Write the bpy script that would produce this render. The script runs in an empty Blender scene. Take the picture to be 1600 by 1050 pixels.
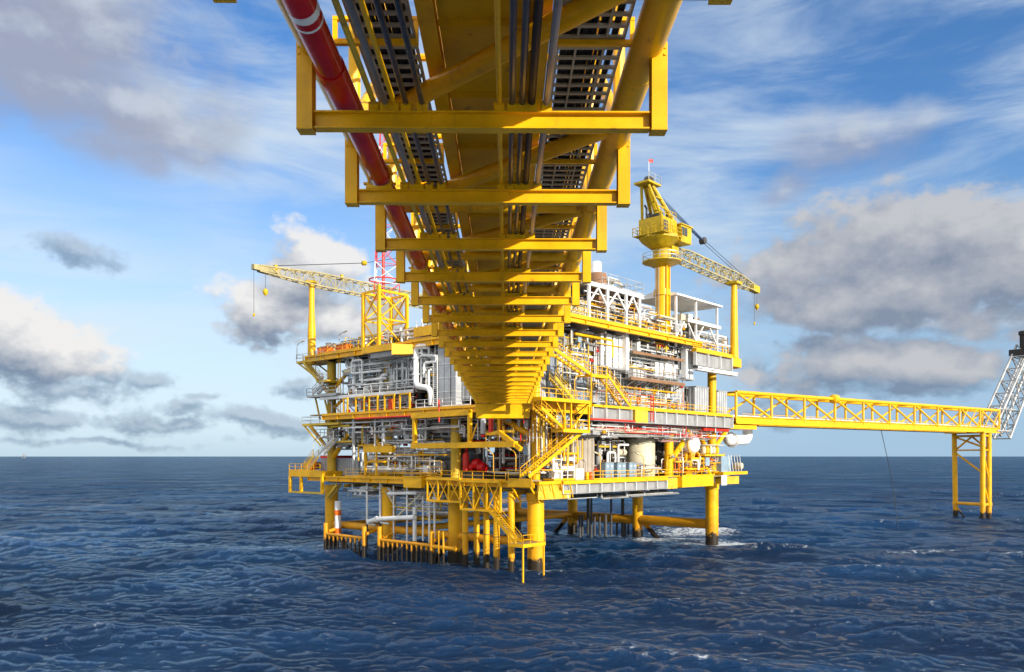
import bpy, math, random
import numpy as np
from mathutils import Vector, Matrix

# ---------------------------------------------------------------- camera, sky, sun, exposure
SC = bpy.context.scene
COL = SC.collection
H = 14.56                                   # eye height above the water
FPX = 1263.0                                # focal length in pixels of the 1600 px wide photograph
cam_d = bpy.data.cameras.new("camera")
cam_d.sensor_width = 36.0
cam_d.lens = 36.0 * FPX / 1600.0
cam_d.shift_y = 188.0 / 1600.0
cam_d.clip_end = 200000.0
cam = bpy.data.objects.new("camera", cam_d)
cam.location = (0, 0, H)
cam.rotation_euler = (math.radians(90), 0, 0)
COL.objects.link(cam)
SC.camera = cam
SUN_EL, SUN_AZ = math.radians(17), math.radians(137)        # azimuth from +Y (view direction) towards +X
SUN_STRENGTH = 4.6
SKY_STRENGTH = 0.115
sd = bpy.data.lights.new("sun", 'SUN')
sd.energy = SUN_STRENGTH
sd.angle = math.radians(0.5)
sd.color = (1.0, 0.93, 0.82)
so = bpy.data.objects.new("sun", sd)
dirs = Vector((math.sin(SUN_AZ) * math.cos(SUN_EL), math.cos(SUN_AZ) * math.cos(SUN_EL), math.sin(SUN_EL)))
so.rotation_euler = dirs.to_track_quat('Z', 'Y').to_euler()
so.location = (0, 0, 200)
COL.objects.link(so)
SC.view_settings.view_transform = 'Standard'
SC.view_settings.look = 'None'
SC.view_settings.gamma = 1.0
SC.view_settings.exposure = 0.64
SC.cycles.max_bounces = 7
SC.cycles.diffuse_bounces = 4
SC.cycles.glossy_bounces = 4
SC.cycles.sample_clamp_indirect = 6.0


class NT:
    """small helper for node trees"""
    def __init__(s, tree): s.t = tree; s.n = tree.nodes; s.l = tree.links
    def node(s, typ, **kw):
        n = s.n.new(typ)
        for k, v in kw.items(): setattr(n, k, v)
        return n
    def put(s, sock, v):
        if isinstance(v, bpy.types.NodeSocket): s.l.new(v, sock)
        else: sock.default_value = v
    def math(s, op, a, b=0.0, c=None, clamp=False):
        n = s.node('ShaderNodeMath', operation=op, use_clamp=clamp)
        s.put(n.inputs[0], a); s.put(n.inputs[1], b)
        if c is not None: s.put(n.inputs[2], c)
        return n.outputs[0]
    def vmath(s, op, a, b=(0, 0, 0)):
        n = s.node('ShaderNodeVectorMath', operation=op)
        s.put(n.inputs[0], a)
        if b is not None: s.put(n.inputs[1], b)
        return n.outputs['Value'] if op in ('LENGTH', 'DOT_PRODUCT') else n.outputs[0]
    def mix(s, f, a, b, typ='MIX'):
        n = s.node('ShaderNodeMix', data_type='RGBA', blend_type=typ)
        s.put(n.inputs[0], f); s.put(n.inputs[6], a); s.put(n.inputs[7], b)
        return n.outputs[2]
    def noise(s, vec, scale, detail=4.0, rough=0.55, dist=0.0):
        n = s.node('ShaderNodeTexNoise')
        if vec is not None: s.l.new(vec, n.inputs['Vector'])
        n.inputs['Scale'].default_value = scale; n.inputs['Detail'].default_value = detail
        n.inputs['Roughness'].default_value = rough; n.inputs['Distortion'].default_value = dist
        return n.outputs[0]
    def ramp(s, f, lo, hi, a=0.0, b=1.0, smooth=True):
        n = s.node('ShaderNodeMapRange')
        n.interpolation_type = 'SMOOTHSTEP' if smooth else 'LINEAR'
        s.put(n.inputs[0], f); n.inputs[1].default_value = lo; n.inputs[2].default_value = hi
        n.inputs[3].default_value = a; n.inputs[4].default_value = b
        return n.outputs[0]
    def scale(s, vec, sc, off=(0, 0, 0)):
        n = s.node('ShaderNodeMapping'); s.l.new(vec, n.inputs[0])
        n.inputs['Scale'].default_value = sc; n.inputs['Location'].default_value = off
        return n.outputs[0]


def sky_angle(px, py):
    u = math.atan((px - 800) / FPX)
    return u, math.atan((713 - py) / FPX * math.cos(u))


# clouds: where in the sky (given in the photograph's pixels, kept as azimuth and elevation), size, weight
CUMULUS = [(480, 420, 85, 62, .80), (440, 485, 130, 50, .74), (540, 500, 90, 60, .6), (400, 455, 60, 36, .55), (35, 535, 120, 62, .80), (15, 490, 60, 40, .6), (90, 570, 80, 36, .6),
           (1310, 395, 170, 66, .66), (1460, 360, 150, 75, .70), (1400, 445, 230, 62, .78), (1560, 420, 140, 100, .66), (1200, 420, 90, 56, .55), (1330, 490, 170, 34, .6),
           (1310, 570, 100, 52, .80), (1420, 572, 140, 38, .72), (1500, 560, 70, 26, .5), (900, 600, 80, 30, .45), (1180, 590, 50, 30, .45), (1420, 612, 70, 18, .5)]
GREY = [(60, 60, 270, 130, .84), (215, 165, 170, 85, .78), (1335, 225, 130, 50, .62), (1250, 300, 60, 40, .4), (1390, 250, 60, 50, .42), (1500, 500, 160, 26, .5), (1130, 560, 60, 26, .5), (1250, 470, 120, 40, .4)]
LOW = [(112, 388, 58, 26, .66), (165, 380, 30, 16, .5), (130, 612, 80, 26, .74), (245, 592, 46, 18, .66), (165, 585, 36, 26, .6), (240, 658, 90, 18, .72), (400, 652, 110, 24, .76), (290, 632, 36, 18, .66),
       (455, 605, 34, 15, .66), (60, 655, 110, 22, .70), (335, 617, 36, 10, .62), (40, 572, 60, 20, .6), (1200, 640, 80, 14, .6), (560, 655, 90, 20, .6), (1300, 662, 150, 10, .5), (1240, 600, 60, 26, .66),
       (1440, 606, 120, 18, .62), (1190, 575, 40, 20, .6), (1345, 580, 70, 36, .6), (1500, 578, 90, 18, .6), (150, 690, 200, 8, .5)]


def cloud_group(name, blobs, sc, seed, amp, fine, soft):
    g = bpy.data.node_groups.new(name, 'ShaderNodeTree')
    g.interface.new_socket("Vector", in_out='INPUT', socket_type='NodeSocketVector')
    g.interface.new_socket("Density", in_out='OUTPUT', socket_type='NodeSocketFloat')
    N = NT(g)
    gi = N.node('NodeGroupInput'); go = N.node('NodeGroupOutput')
    vec = gi.outputs[0]
    # bend the outlines so that no cloud keeps the oval of its core
    wn = N.node('ShaderNodeTexNoise'); N.l.new(vec, wn.inputs['Vector']); wn.inputs['Scale'].default_value = 11; wn.inputs['Detail'].default_value = 3
    wv = N.node('ShaderNodeVectorMath', operation='MULTIPLY_ADD'); N.l.new(wn.outputs[1], wv.inputs[0])
    wv.inputs[1].default_value = (.10, .05, 0); wv.inputs[2].default_value = (-.05, -.025, 0)
    wvec = N.vmath('ADD', vec, wv.outputs[0])
    acc = None
    for px, py, rx, ry, wt in blobs:
        u, v = sky_angle(px, py)
        m = N.node('ShaderNodeVectorMath', operation='MULTIPLY_ADD')
        sx, sy = FPX / rx, FPX / ry
        N.l.new(wvec, m.inputs[0]); m.inputs[1].default_value = (sx, sy, 0); m.inputs[2].default_value = (-u * sx, -v * sy, 0)
        ln = N.vmath('LENGTH', m.outputs[0], None)
        f = N.math('MULTIPLY_ADD', ln, -wt * soft, wt * (.3 + soft))
        if acc is None: acc = f
        else:
            mx = N.node('ShaderNodeMath', operation='SMOOTH_MAX'); N.put(mx.inputs[0], acc); N.put(mx.inputs[1], f); mx.inputs[2].default_value = 0.15
            acc = mx.outputs[0]
    acc = N.math('MAXIMUM', acc, -0.16)
    n1 = N.noise(N.scale(vec, (sc, sc * 1.5, 1), (3.1 + seed, 1.7, 0)), 1.0, 9.0, 0.56, 0.1)
    n2 = N.noise(N.scale(vec, (sc * 4, sc * 5, 1), (0.3, 7.7 + seed, 0)), 1.0, 5.0, 0.58)
    nn = N.math('ADD', N.math('MULTIPLY_ADD', n1, amp, -amp / 2), N.math('MULTIPLY_ADD', n2, fine, -fine / 2))
    N.l.new(N.math('ADD', acc, nn), go.inputs[0])
    return g


def build_world():
    w = bpy.data.worlds.new("World"); SC.world = w; w.use_nodes = True
    ga = cloud_group("cumulus_density", CUMULUS, 11, 0, 1.30, .55, 1.0)
    gb = cloud_group("grey_cloud_density", GREY, 8, 4.4, 1.25, .26, .9)
    gc = cloud_group("low_cloud_density", LOW, 20, 9.1, 1.15, .45, .8)
    N = NT(w.node_tree)
    for n in list(N.n): N.n.remove(n)
    out = N.node('ShaderNodeOutputWorld'); bg = N.node('ShaderNodeBackground')
    N.l.new(bg.outputs[0], out.inputs[0])
    sky = N.node('ShaderNodeTexSky', sky_type='NISHITA'); sky.sun_disc = False
    sky.sun_elevation = SUN_EL; sky.sun_rotation = SUN_AZ
    sky.altitude = 10; sky.air_density = 1.0; sky.dust_density = 0.3; sky.ozone_density = 2.5
    tc = N.node('ShaderNodeTexCoord')
    sx = N.node('ShaderNodeSeparateXYZ'); N.l.new(tc.outputs['Generated'], sx.inputs[0])
    u = N.math('ARCTAN2', sx.outputs[0], sx.outputs[1]); v = N.math('ARCSINE', sx.outputs[2])
    cb = N.node('ShaderNodeCombineXYZ'); N.l.new(u, cb.inputs[0]); N.l.new(v, cb.inputs[1])
    P = cb.outputs[0]
    def dens(g, p):
        n = N.node('ShaderNodeGroup'); n.node_tree = g; N.l.new(p, n.inputs[0]); return n.outputs[0]
    K = SKY_GAIN / SKY_STRENGTH
    C = lambda r, g_, b: (r * K, g_ * K, b * K, 1)
    # clear sky: the Nishita sky, then a milky veil towards the horizon and thin high streaks
    base = N.mix(1.0, sky.outputs[0], SKY_TINT, 'MULTIPLY')
    st = N.noise(N.scale(P, (2.6, 13.0, 1), (0.4, 2.2, 0)), 1.0, 8.0, 0.6, 0.5)
    st2 = N.noise(N.scale(P, (2.0, 3.6, 1), (5.4, 1.2, 0)), 1.0, 2.0, 0.5)
    wis = N.math('MULTIPLY', N.math('MULTIPLY', N.ramp(st, 0.32, 0.66), N.ramp(st2, 0.24, 0.60)), 0.85)
    side = N.ramp(u, -0.35, 0.45)
    milk = N.mix(side, C(.47, .56, .62), C(.24, .36, .49))
    sky1 = N.mix(wis, base, C(.42, .49, .56))
    sky1 = N.mix(N.ramp(v, 0.03, 0.40, 0.90, 0.0), sky1, milk)
    sky1 = N.mix(N.ramp(v, -0.01, 0.05, 0.5, 0.0), sky1, C(.24, .35, .45))
    # unseen bright cloud added to the sides and behind as fill for the shaded face
    au = N.math('ABSOLUTE', u)
    bank = N.math('MULTIPLY', N.ramp(au, 0.72, 1.15), N.ramp(v, 0.02, 0.12))
    bn = N.noise(N.scale(P, (2.4, 4.0, 1), (8.1, 3.3, 0)), 1.0, 6.0, 0.6, 0.2)
    sky1 = N.mix(N.math('MULTIPLY', bank, N.ramp(bn, 0.30, 0.55, 0.35, 1.0)), sky1, C(.88, .90, .94))
    # grey clouds, soft
    db = dens(gb, P)
    cov_b = N.math('MULTIPLY', N.ramp(db, 0.10, 0.80), N.ramp(v, 0.005, 0.03))
    colb = N.mix(N.ramp(v, 0.05, 0.28), C(.10, .16, .245), C(.235, .25, .315))
    colb = N.mix(N.ramp(N.math('SUBTRACT', db, dens(gb, N.vmath('ADD', P, (0.012, 0.02, 0)))), -.05, .35), colb, C(.36, .39, .44))
    sky2 = N.mix(N.math('MULTIPLY', cov_b, 0.88), sky1, colb)
    # small low clouds in shade
    dc = dens(gc, P)
    colc = N.mix(N.ramp(N.math('SUBTRACT', dc, dens(gc, N.vmath('ADD', P, (0.006, 0.012, 0)))), 0.0, .45), C(.105, .165, .25), C(.27, .33, .40))
    sky2 = N.mix(N.math('MULTIPLY', N.ramp(dc, 0.16, 0.62), 0.72), sky2, colc)
    # bright cumulus: lit tops, grey bases
    d0 = dens(ga, P); d1 = dens(ga, N.vmath('ADD', P, (0.012, 0.030, 0)))
    cover = N.ramp(d0, 0.18, 0.50)
    lit = N.math('MULTIPLY_ADD', N.math('SUBTRACT', d0, d1), 1.35, N.math('MULTIPLY_ADD', N.ramp(d0, 0.35, 1.2), -0.30, 0.52), clamp=True)
    cdark = N.mix(N.ramp(v, 0.04, 0.2), C(.13, .185, .265), C(.155, .185, .245))
    ccol = N.mix(lit, cdark, N.mix(N.ramp(u, 0.05, 0.3), C(.57, .56, .55), C(.36, .365, .385)))
    fin = N.mix(N.math('MULTIPLY', cover, 0.96), sky2, ccol)
    N.l.new(fin, bg.inputs[0]); bg.inputs[1].default_value = SKY_STRENGTH


SKY_TINT = (0.50, 0.78, 1.06, 1)
SKY_GAIN = 1.0
build_world()

# ---------------------------------------------------------------- frames of reference and mesh helpers
def frame(origin, ex, ey, ez):
    m = Matrix.Identity(4)
    for i, e in enumerate((ex, ey, ez)):
        for j in range(3): m[j][i] = e[j]
    for j in range(3): m[j][3] = origin[j]
    return m


WORLD = Matrix.Identity(4)
CA, SA = 0.6724, 0.7402
_k = math.hypot(CA, SA); CA /= _k; SA /= _k
PLAT = frame((2.96, 101.04, 0), (CA, SA, 0), (-SA, CA, 0), (0, 0, 1))      # a runs along the sunny face, b along the shaded face
bridge_y = Vector((-0.00713, 1, 0.00633)).normalized()
bridge_x = bridge_y.cross(Vector((0, 0, 1))).normalized()
BRIDGE = frame((0, 0, H), bridge_x, bridge_y, bridge_x.cross(bridge_y))


def ra(px, b):
    """a of the vertical line seen at photo column px on the plane b = const (sunny face)"""
    dx = (px - 800) / FPX
    t = (b - SA * 2.96 + CA * 101.04) / (CA - SA * dx)
    return CA * (dx * t - 2.96) + SA * (t - 101.04)


def rz(px, py, b):
    dx = (px - 800) / FPX
    t = (b - SA * 2.96 + CA * 101.04) / (CA - SA * dx)
    return H + (713 - py) / FPX * t


def lb(px, a):
    dx = (px - 800) / FPX
    t = (a + CA * 2.96 + SA * 101.04) / (CA * dx + SA)
    return -SA * (dx * t - 2.96) + CA * (t - 101.04)


def lz(px, py, a):
    dx = (px - 800) / FPX
    t = (a + CA * 2.96 + SA * 101.04) / (CA * dx + SA)
    return H + (713 - py) / FPX * t


class MB:
    def __init__(s): s.v = []; s.f = []
    def add(s, vs, fs):
        n = len(s.v); s.v += [tuple(x) for x in vs]; s.f += [tuple(i + n for i in f) for f in fs]; return s
    def box(s, x0, x1, y0, y1, z0, z1):
        x0, x1 = min(x0, x1), max(x0, x1); y0, y1 = min(y0, y1), max(y0, y1); z0, z1 = min(z0, z1), max(z0, z1)
        return s.add([(x0, y0, z0), (x1, y0, z0), (x1, y1, z0), (x0, y1, z0), (x0, y0, z1), (x1, y0, z1), (x1, y1, z1), (x0, y1, z1)],
                     [(0, 3, 2, 1), (4, 5, 6, 7), (0, 1, 5, 4), (1, 2, 6, 5), (2, 3, 7, 6), (3, 0, 4, 7)])
    def prism(s, prof, p0, p1, up=(0, 0, 1)):
        """extrude a closed 2D profile (x across, y along up) from p0 to p1"""
        p0, p1, up = Vector(p0), Vector(p1), Vector(up)
        t = (p1 - p0).normalized()
        if abs(t.dot(up)) > 0.99: up = Vector((0, 1, 0)) if abs(t.y) < 0.9 else Vector((1, 0, 0))
        sx = t.cross(up).normalized(); uy = sx.cross(t).normalized()
        n = len(prof)
        vs = [p0 + sx * x + uy * y for x, y in prof] + [p1 + sx * x + uy * y for x, y in prof]
        fs = [(i, (i + 1) % n, n + (i + 1) % n, n + i) for i in range(n)]
        return s.add(vs, fs + [tuple(range(n - 1, -1, -1)), tuple(range(n, 2 * n))])
    def bar(s, p0, p1, w, h=None, up=(0, 0, 1)):
        h = w if h is None else h
        return s.prism([(-w / 2, -h / 2), (w / 2, -h / 2), (w / 2, h / 2), (-w / 2, h / 2)], p0, p1, up)
    def ibeam(s, p0, p1, w, h, tf=0.03, tw=0.025, up=(0, 0, 1)):
        a, b, c = w / 2, h / 2, tw / 2
        return s.prism([(-a, -b), (a, -b), (a, -b + tf), (c, -b + tf), (c, b - tf), (a, b - tf), (a, b), (-a, b), (-a, b - tf), (-c, b - tf), (-c, -b + tf), (-a, -b + tf)], p0, p1, up)
    def tube(s, pts, r, n=8, bend=None):
        pts = [Vector(p) for p in pts]
        if bend and len(pts) > 2:
            out = [pts[0]]
            for i in range(1, len(pts) - 1):
                a, c, b = pts[i - 1], pts[i], pts[i + 1]
                k = min(bend, (a - c).length * 0.45, (b - c).length * 0.45)
                s0 = c + (a - c).normalized() * k; s1 = c + (b - c).normalized() * k
                for q in (0, .25, .5, .75, 1): out.append(s0 * (1 - q) ** 2 + c * 2 * q * (1 - q) + s1 * q * q)
            pts = out + [pts[-1]]
        m = len(pts); vs = []; nrm = None
        for i, p in enumerate(pts):
            t = (pts[min(i + 1, m - 1)] - pts[max(i - 1, 0)]).normalized()
            if nrm is None:
                nrm = t.cross(Vector((0, 0, 1)) if abs(t.z) < 0.9 else Vector((1, 0, 0))).normalized()
            else:
                nrm = (nrm - t * nrm.dot(t)).normalized()
            bn = t.cross(nrm)
            rr = r[i] if isinstance(r, (list, tuple)) else r
            vs += [p + (nrm * math.cos(2 * math.pi * k / n) + bn * math.sin(2 * math.pi * k / n)) * rr for k in range(n)]
        fs = [(i * n + k, i * n + (k + 1) % n, (i + 1) * n + (k + 1) % n, (i + 1) * n + k) for i in range(m - 1) for k in range(n)]
        return s.add(vs, fs + [tuple(range(n - 1, -1, -1)), tuple(range((m - 1) * n, m * n))])
    def lathe(s, c, prof, n=16, axis=(0, 0, 1)):
        """closed solid of revolution about axis through c; prof = [(radius, along)]"""
        ax = Vector(axis).normalized(); c = Vector(c)
        e1 = ax.cross(Vector((0, 0, 1)) if abs(ax.z) < 0.9 else Vector((1, 0, 0))).normalized(); e2 = ax.cross(e1)
        vs = []
        for r, z in prof: vs += [c + ax * z + (e1 * math.cos(2 * math.pi * k / n) + e2 * math.sin(2 * math.pi * k / n)) * max(r, 1e-3) for k in range(n)]
        m = len(prof)
        fs = [(i * n + k, i * n + (k + 1) % n, (i + 1) * n + (k + 1) % n, (i + 1) * n + k) for i in range(m - 1) for k in range(n)]
        return s.add(vs, fs + [tuple(range(n - 1, -1, -1)), tuple(range((m - 1) * n, m * n))])
    def corr(s, p0, p1, z0, z1, depth=0.12, pitch=0.6, thick=0.1, nrm=None):
        """a corrugated sheet standing between plan points p0 and p1; ribs towards nrm"""
        p0, p1 = Vector((p0[0], p0[1], 0)), Vector((p1[0], p1[1], 0))
        t = (p1 - p0); L = t.length; t.normalize(); nr = Vector((nrm[0], nrm[1], 0))
        k = max(2, round(L / pitch)); pl = []
        for i in range(k):
            for f, d in ((0, 0), (.42, 0), (.5, depth), (.92, depth)): pl.append(((i + f) * L / k, d))
        pl.append((L, 0))
        prof = [p0 + t * x + nr * d for x, d in pl] + [p0 + t * x - nr * thick for x in (L, 0)]
        n = len(prof)
        vs = [(p.x, p.y, z0) for p in prof] + [(p.x, p.y, z1) for p in prof]
        return s.add(vs, [(i, (i + 1) % n, n + (i + 1) % n, n + i) for i in range(n)] + [tuple(range(n - 1, -1, -1)), tuple(range(n, 2 * n))])


LOC = {}
def base_of(vs):
    xs, ys, zs = zip(*vs)
    return Vector(((min(xs) + max(xs)) / 2, (min(ys) + max(ys)) / 2, min(zs)))


def props(o, label=None, cat=None, group=None, kind=None):
    if label: o["label"] = label
    if cat: o["category"] = cat
    if group: o["group"] = group
    if kind: o["kind"] = kind


def thing(name, label, cat, loc, group=None, fr=PLAT):
    o = bpy.data.objects.new(name, None); COL.objects.link(o)
    o.empty_display_size = 0.5
    LOC[o.name] = (Vector(loc), fr)
    o.matrix_world = fr @ Matrix.Translation(Vector(loc))
    props(o, label, cat, group)
    return o


def obj(name, mb, mat, parent=None, label=None, cat=None, group=None, kind=None, fr=PLAT):
    me = bpy.data.meshes.new(name)
    c = base_of(mb.v)
    me.from_pydata([(x - c.x, y - c.y, z - c.z) for x, y, z in mb.v], [], mb.f)
    me.shade_smooth(); me.set_sharp_from_angle(angle=math.radians(38))
    me.materials.append(mat)
    o = bpy.data.objects.new(name, me); COL.objects.link(o)
    if parent is not None:
        pl, pf = LOC[parent.name]
        o.parent = parent; o.location = c - pl
        LOC[o.name] = (c, pf)
    else:
        LOC[o.name] = (c, fr)
        o.matrix_world = fr @ Matrix.Translation(c)
    props(o, label, cat, group, kind)
    return o


def copy_tree(o, parent=None):
    c = o.copy(); COL.objects.link(c)
    if parent is not None: c.parent = parent
    for ch in list(o.children): copy_tree(ch, c)
    return c


# ---------------------------------------------------------------- materials
def paint(name, col, rough=0.4, metal=0.0, var=0.18, rust=0.0, scale=0.5, grime=0.25, rustcol=(0.16, 0.055, 0.02), bump=0.0, wet=False, streak=True):
    m = bpy.data.materials.new(name); m.use_nodes = True
    N = NT(m.node_tree); b = N.n['Principled BSDF']
    geo = N.node('ShaderNodeNewGeometry'); pos = geo.outputs['Position']
    n1 = N.noise(pos, scale, 5, 0.6)
    c = N.mix(N.ramp(n1, 0.3, 0.72), tuple(x * (1 - var) for x in col) + (1,), tuple(min(1, x * (1 + var * 0.6)) for x in col) + (1,))
    if grime > 0 and streak:                       # run-down dirt streaks
        n2 = N.noise(N.scale(pos, (3.2, 3.2, 0.35)), 1.0, 4, 0.65)
        c = N.mix(N.math('MULTIPLY', N.ramp(n2, 0.54, 0.78), grime), c, (0.09, 0.07, 0.045, 1))
    if rust > 0:
        n3 = N.noise(N.scale(pos, (1, 1, 0.6)), 1.7, 8, 0.68)
        f = N.ramp(n3, 0.66 - 0.16 * rust, 0.74 - 0.1 * rust)
        c = N.mix(N.math('MULTIPLY', f, min(1.0, 0.55 + rust * 0.4)), c, rustcol + (1,))
    if wet:                                        # rusty splash zone, then dark marine growth at the water line
        sx = N.node('ShaderNodeSeparateXYZ'); N.l.new(pos, sx.inputs[0])
        nz = N.noise(pos, 1.1, 5, 0.6)
        zz = N.math('MULTIPLY_ADD', nz, 2.6, N.math('SUBTRACT', sx.outputs[2], 1.3))
        c = N.mix(N.math('MULTIPLY', N.ramp(zz, 2.4, 5.2, 1.0, 0.0), 0.34), c, (0.42, 0.13, 0.012, 1))
        c = N.mix(N.math('MULTIPLY', N.ramp(zz, 1.55, 2.0, 1.0, 0.0), 0.99), c, (0.018, 0.014, 0.009, 1))
    N.l.new(c, b.inputs['Base Color'])
    rr = N.math('MULTIPLY_ADD', n1, 0.25, rough - 0.12)
    N.l.new(rr, b.inputs['Roughness'])
    b.inputs['Metallic'].default_value = metal
    b.inputs['Specular IOR Level'].default_value = 0.26
    if bump > 0:
        bp = N.node('ShaderNodeBump'); bp.inputs['Strength'].default_value = bump; bp.inputs['Distance'].default_value = 0.02
        N.l.new(N.noise(pos, 14, 4, 0.6), bp.inputs['Height']); N.l.new(bp.outputs[0], b.inputs['Normal'])
    return m


YC = (0.75, 0.385, 0.003)
M = {
    'yellow': paint('yellow_paint', YC, 0.38, rust=0.22, grime=0.28, var=0.16, bump=0.06),
    'bridge': paint('bridge_yellow_paint', (0.77, 0.40, 0.003), 0.33, rust=0.26, grime=0.30, scale=0.9, bump=0.05),
    'dull_yellow': paint('weathered_and_shade_yellow_paint', (0.58, 0.37, 0.03), 0.5, rust=0.45, grime=0.4),
    'leg': paint('jacket_yellow_paint', (0.75, 0.375, 0.003), 0.42, rust=0.30, grime=0.25, wet=True),
    'rusty': paint('rust_stained_yellow_paint', (0.72, 0.33, 0.006), 0.5, rust=0.55, grime=0.3, wet=True),
    'crane': paint('crane_yellow_paint', (0.50, 0.33, 0.008), 0.45, rust=0.6, grime=0.7, scale=1.2),
    'boom': paint('boom_faded_paint', (0.36, 0.30, 0.14), 0.55, rust=0.35, grime=0.4),
    'red': paint('red_pipe_paint', (0.58, 0.008, 0.010), 0.2, rust=0.12, grime=0.22, scale=1.2, rustcol=(0.30, 0.06, 0.02)),
    'signal_red': paint('signal_red_paint', (0.62, 0.035, 0.02), 0.4, grime=0.2),
    'orange': paint('orange_paint', (0.75, 0.14, 0.01), 0.45, grime=0.15),
    'white': paint('white_paint', (0.70, 0.69, 0.66), 0.4, rust=0.14, grime=0.28),
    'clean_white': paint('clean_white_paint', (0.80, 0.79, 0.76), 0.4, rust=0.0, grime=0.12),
    'cream': paint('cream_paint', (0.52, 0.46, 0.32), 0.5, rust=0.15, grime=0.25),
    'grey': paint('grey_paint', (0.27, 0.27, 0.265), 0.5, rust=0.12, grime=0.35),
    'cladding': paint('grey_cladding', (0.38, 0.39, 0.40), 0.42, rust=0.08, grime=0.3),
    'blue_cladding': paint('blue_grey_cladding', (0.20, 0.235, 0.28), 0.4, grime=0.25),
    'beige_cladding': paint('beige_cladding', (0.34, 0.29, 0.23), 0.5, rust=0.1, grime=0.3),
    'cabinet': paint('blue_grey_cabinet_paint', (0.22, 0.30, 0.36), 0.4, grime=0.15),
    'steel': paint('galvanised_steel', (0.45, 0.44, 0.42), 0.45, metal=0.55, var=0.3, grime=0.35),
    'tray': paint('tray_galvanised_steel', (0.40, 0.36, 0.27), 0.5, metal=0.35, var=0.25, grime=0.5),
    'dark': paint('dark_machinery_and_shade_paint', (0.06, 0.058, 0.055), 0.55, rust=0.25, grime=0.2),
    'cable': paint('black_cable_sheath', (0.012, 0.012, 0.014), 0.45, grime=0.1),
    'tubing': paint('dark_steel_tubing', (0.10, 0.105, 0.12), 0.28, metal=0.7, var=0.3, grime=0.2),
    'grey_tubing': paint('grey_steel_tubing', (0.27, 0.27, 0.28), 0.32, metal=0.5, var=0.3, grime=0.3),
    'brown': paint('brown_rusted_steel', (0.23, 0.12, 0.06), 0.6, rust=0.5, grime=0.4),
    'plate': paint('walkway_plate_paint', (0.66, 0.37, 0.004), 0.5, rust=0.22, grime=0.3, scale=0.4),
    'soot': paint('sooty_flare_metal', (0.035, 0.030, 0.028), 0.7, rust=0.3, grime=0.1),
    'deck': paint('deck_coating', (0.28, 0.20, 0.10), 0.7, rust=0.2, grime=0.4),
    'blue_rope': paint('blue_grey_wire', (0.16, 0.24, 0.40), 0.4, grime=0.0),
    'rope': paint('dark_wire_rope', (0.03, 0.03, 0.032), 0.5, grime=0.0),
}


def glass():
    m = bpy.data.materials.new('cab_glass'); m.use_nodes = True
    b = m.node_tree.nodes['Principled BSDF']
    b.inputs['Base Color'].default_value = (0.02, 0.03, 0.035, 1); b.inputs['Roughness'].default_value = 0.06
    return m


M['glass'] = glass()

# ---------------------------------------------------------------- the sea
def ground(px, py):
    t = H * FPX / (py - 713)
    return ((px - 800) / FPX * t, t)


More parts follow.
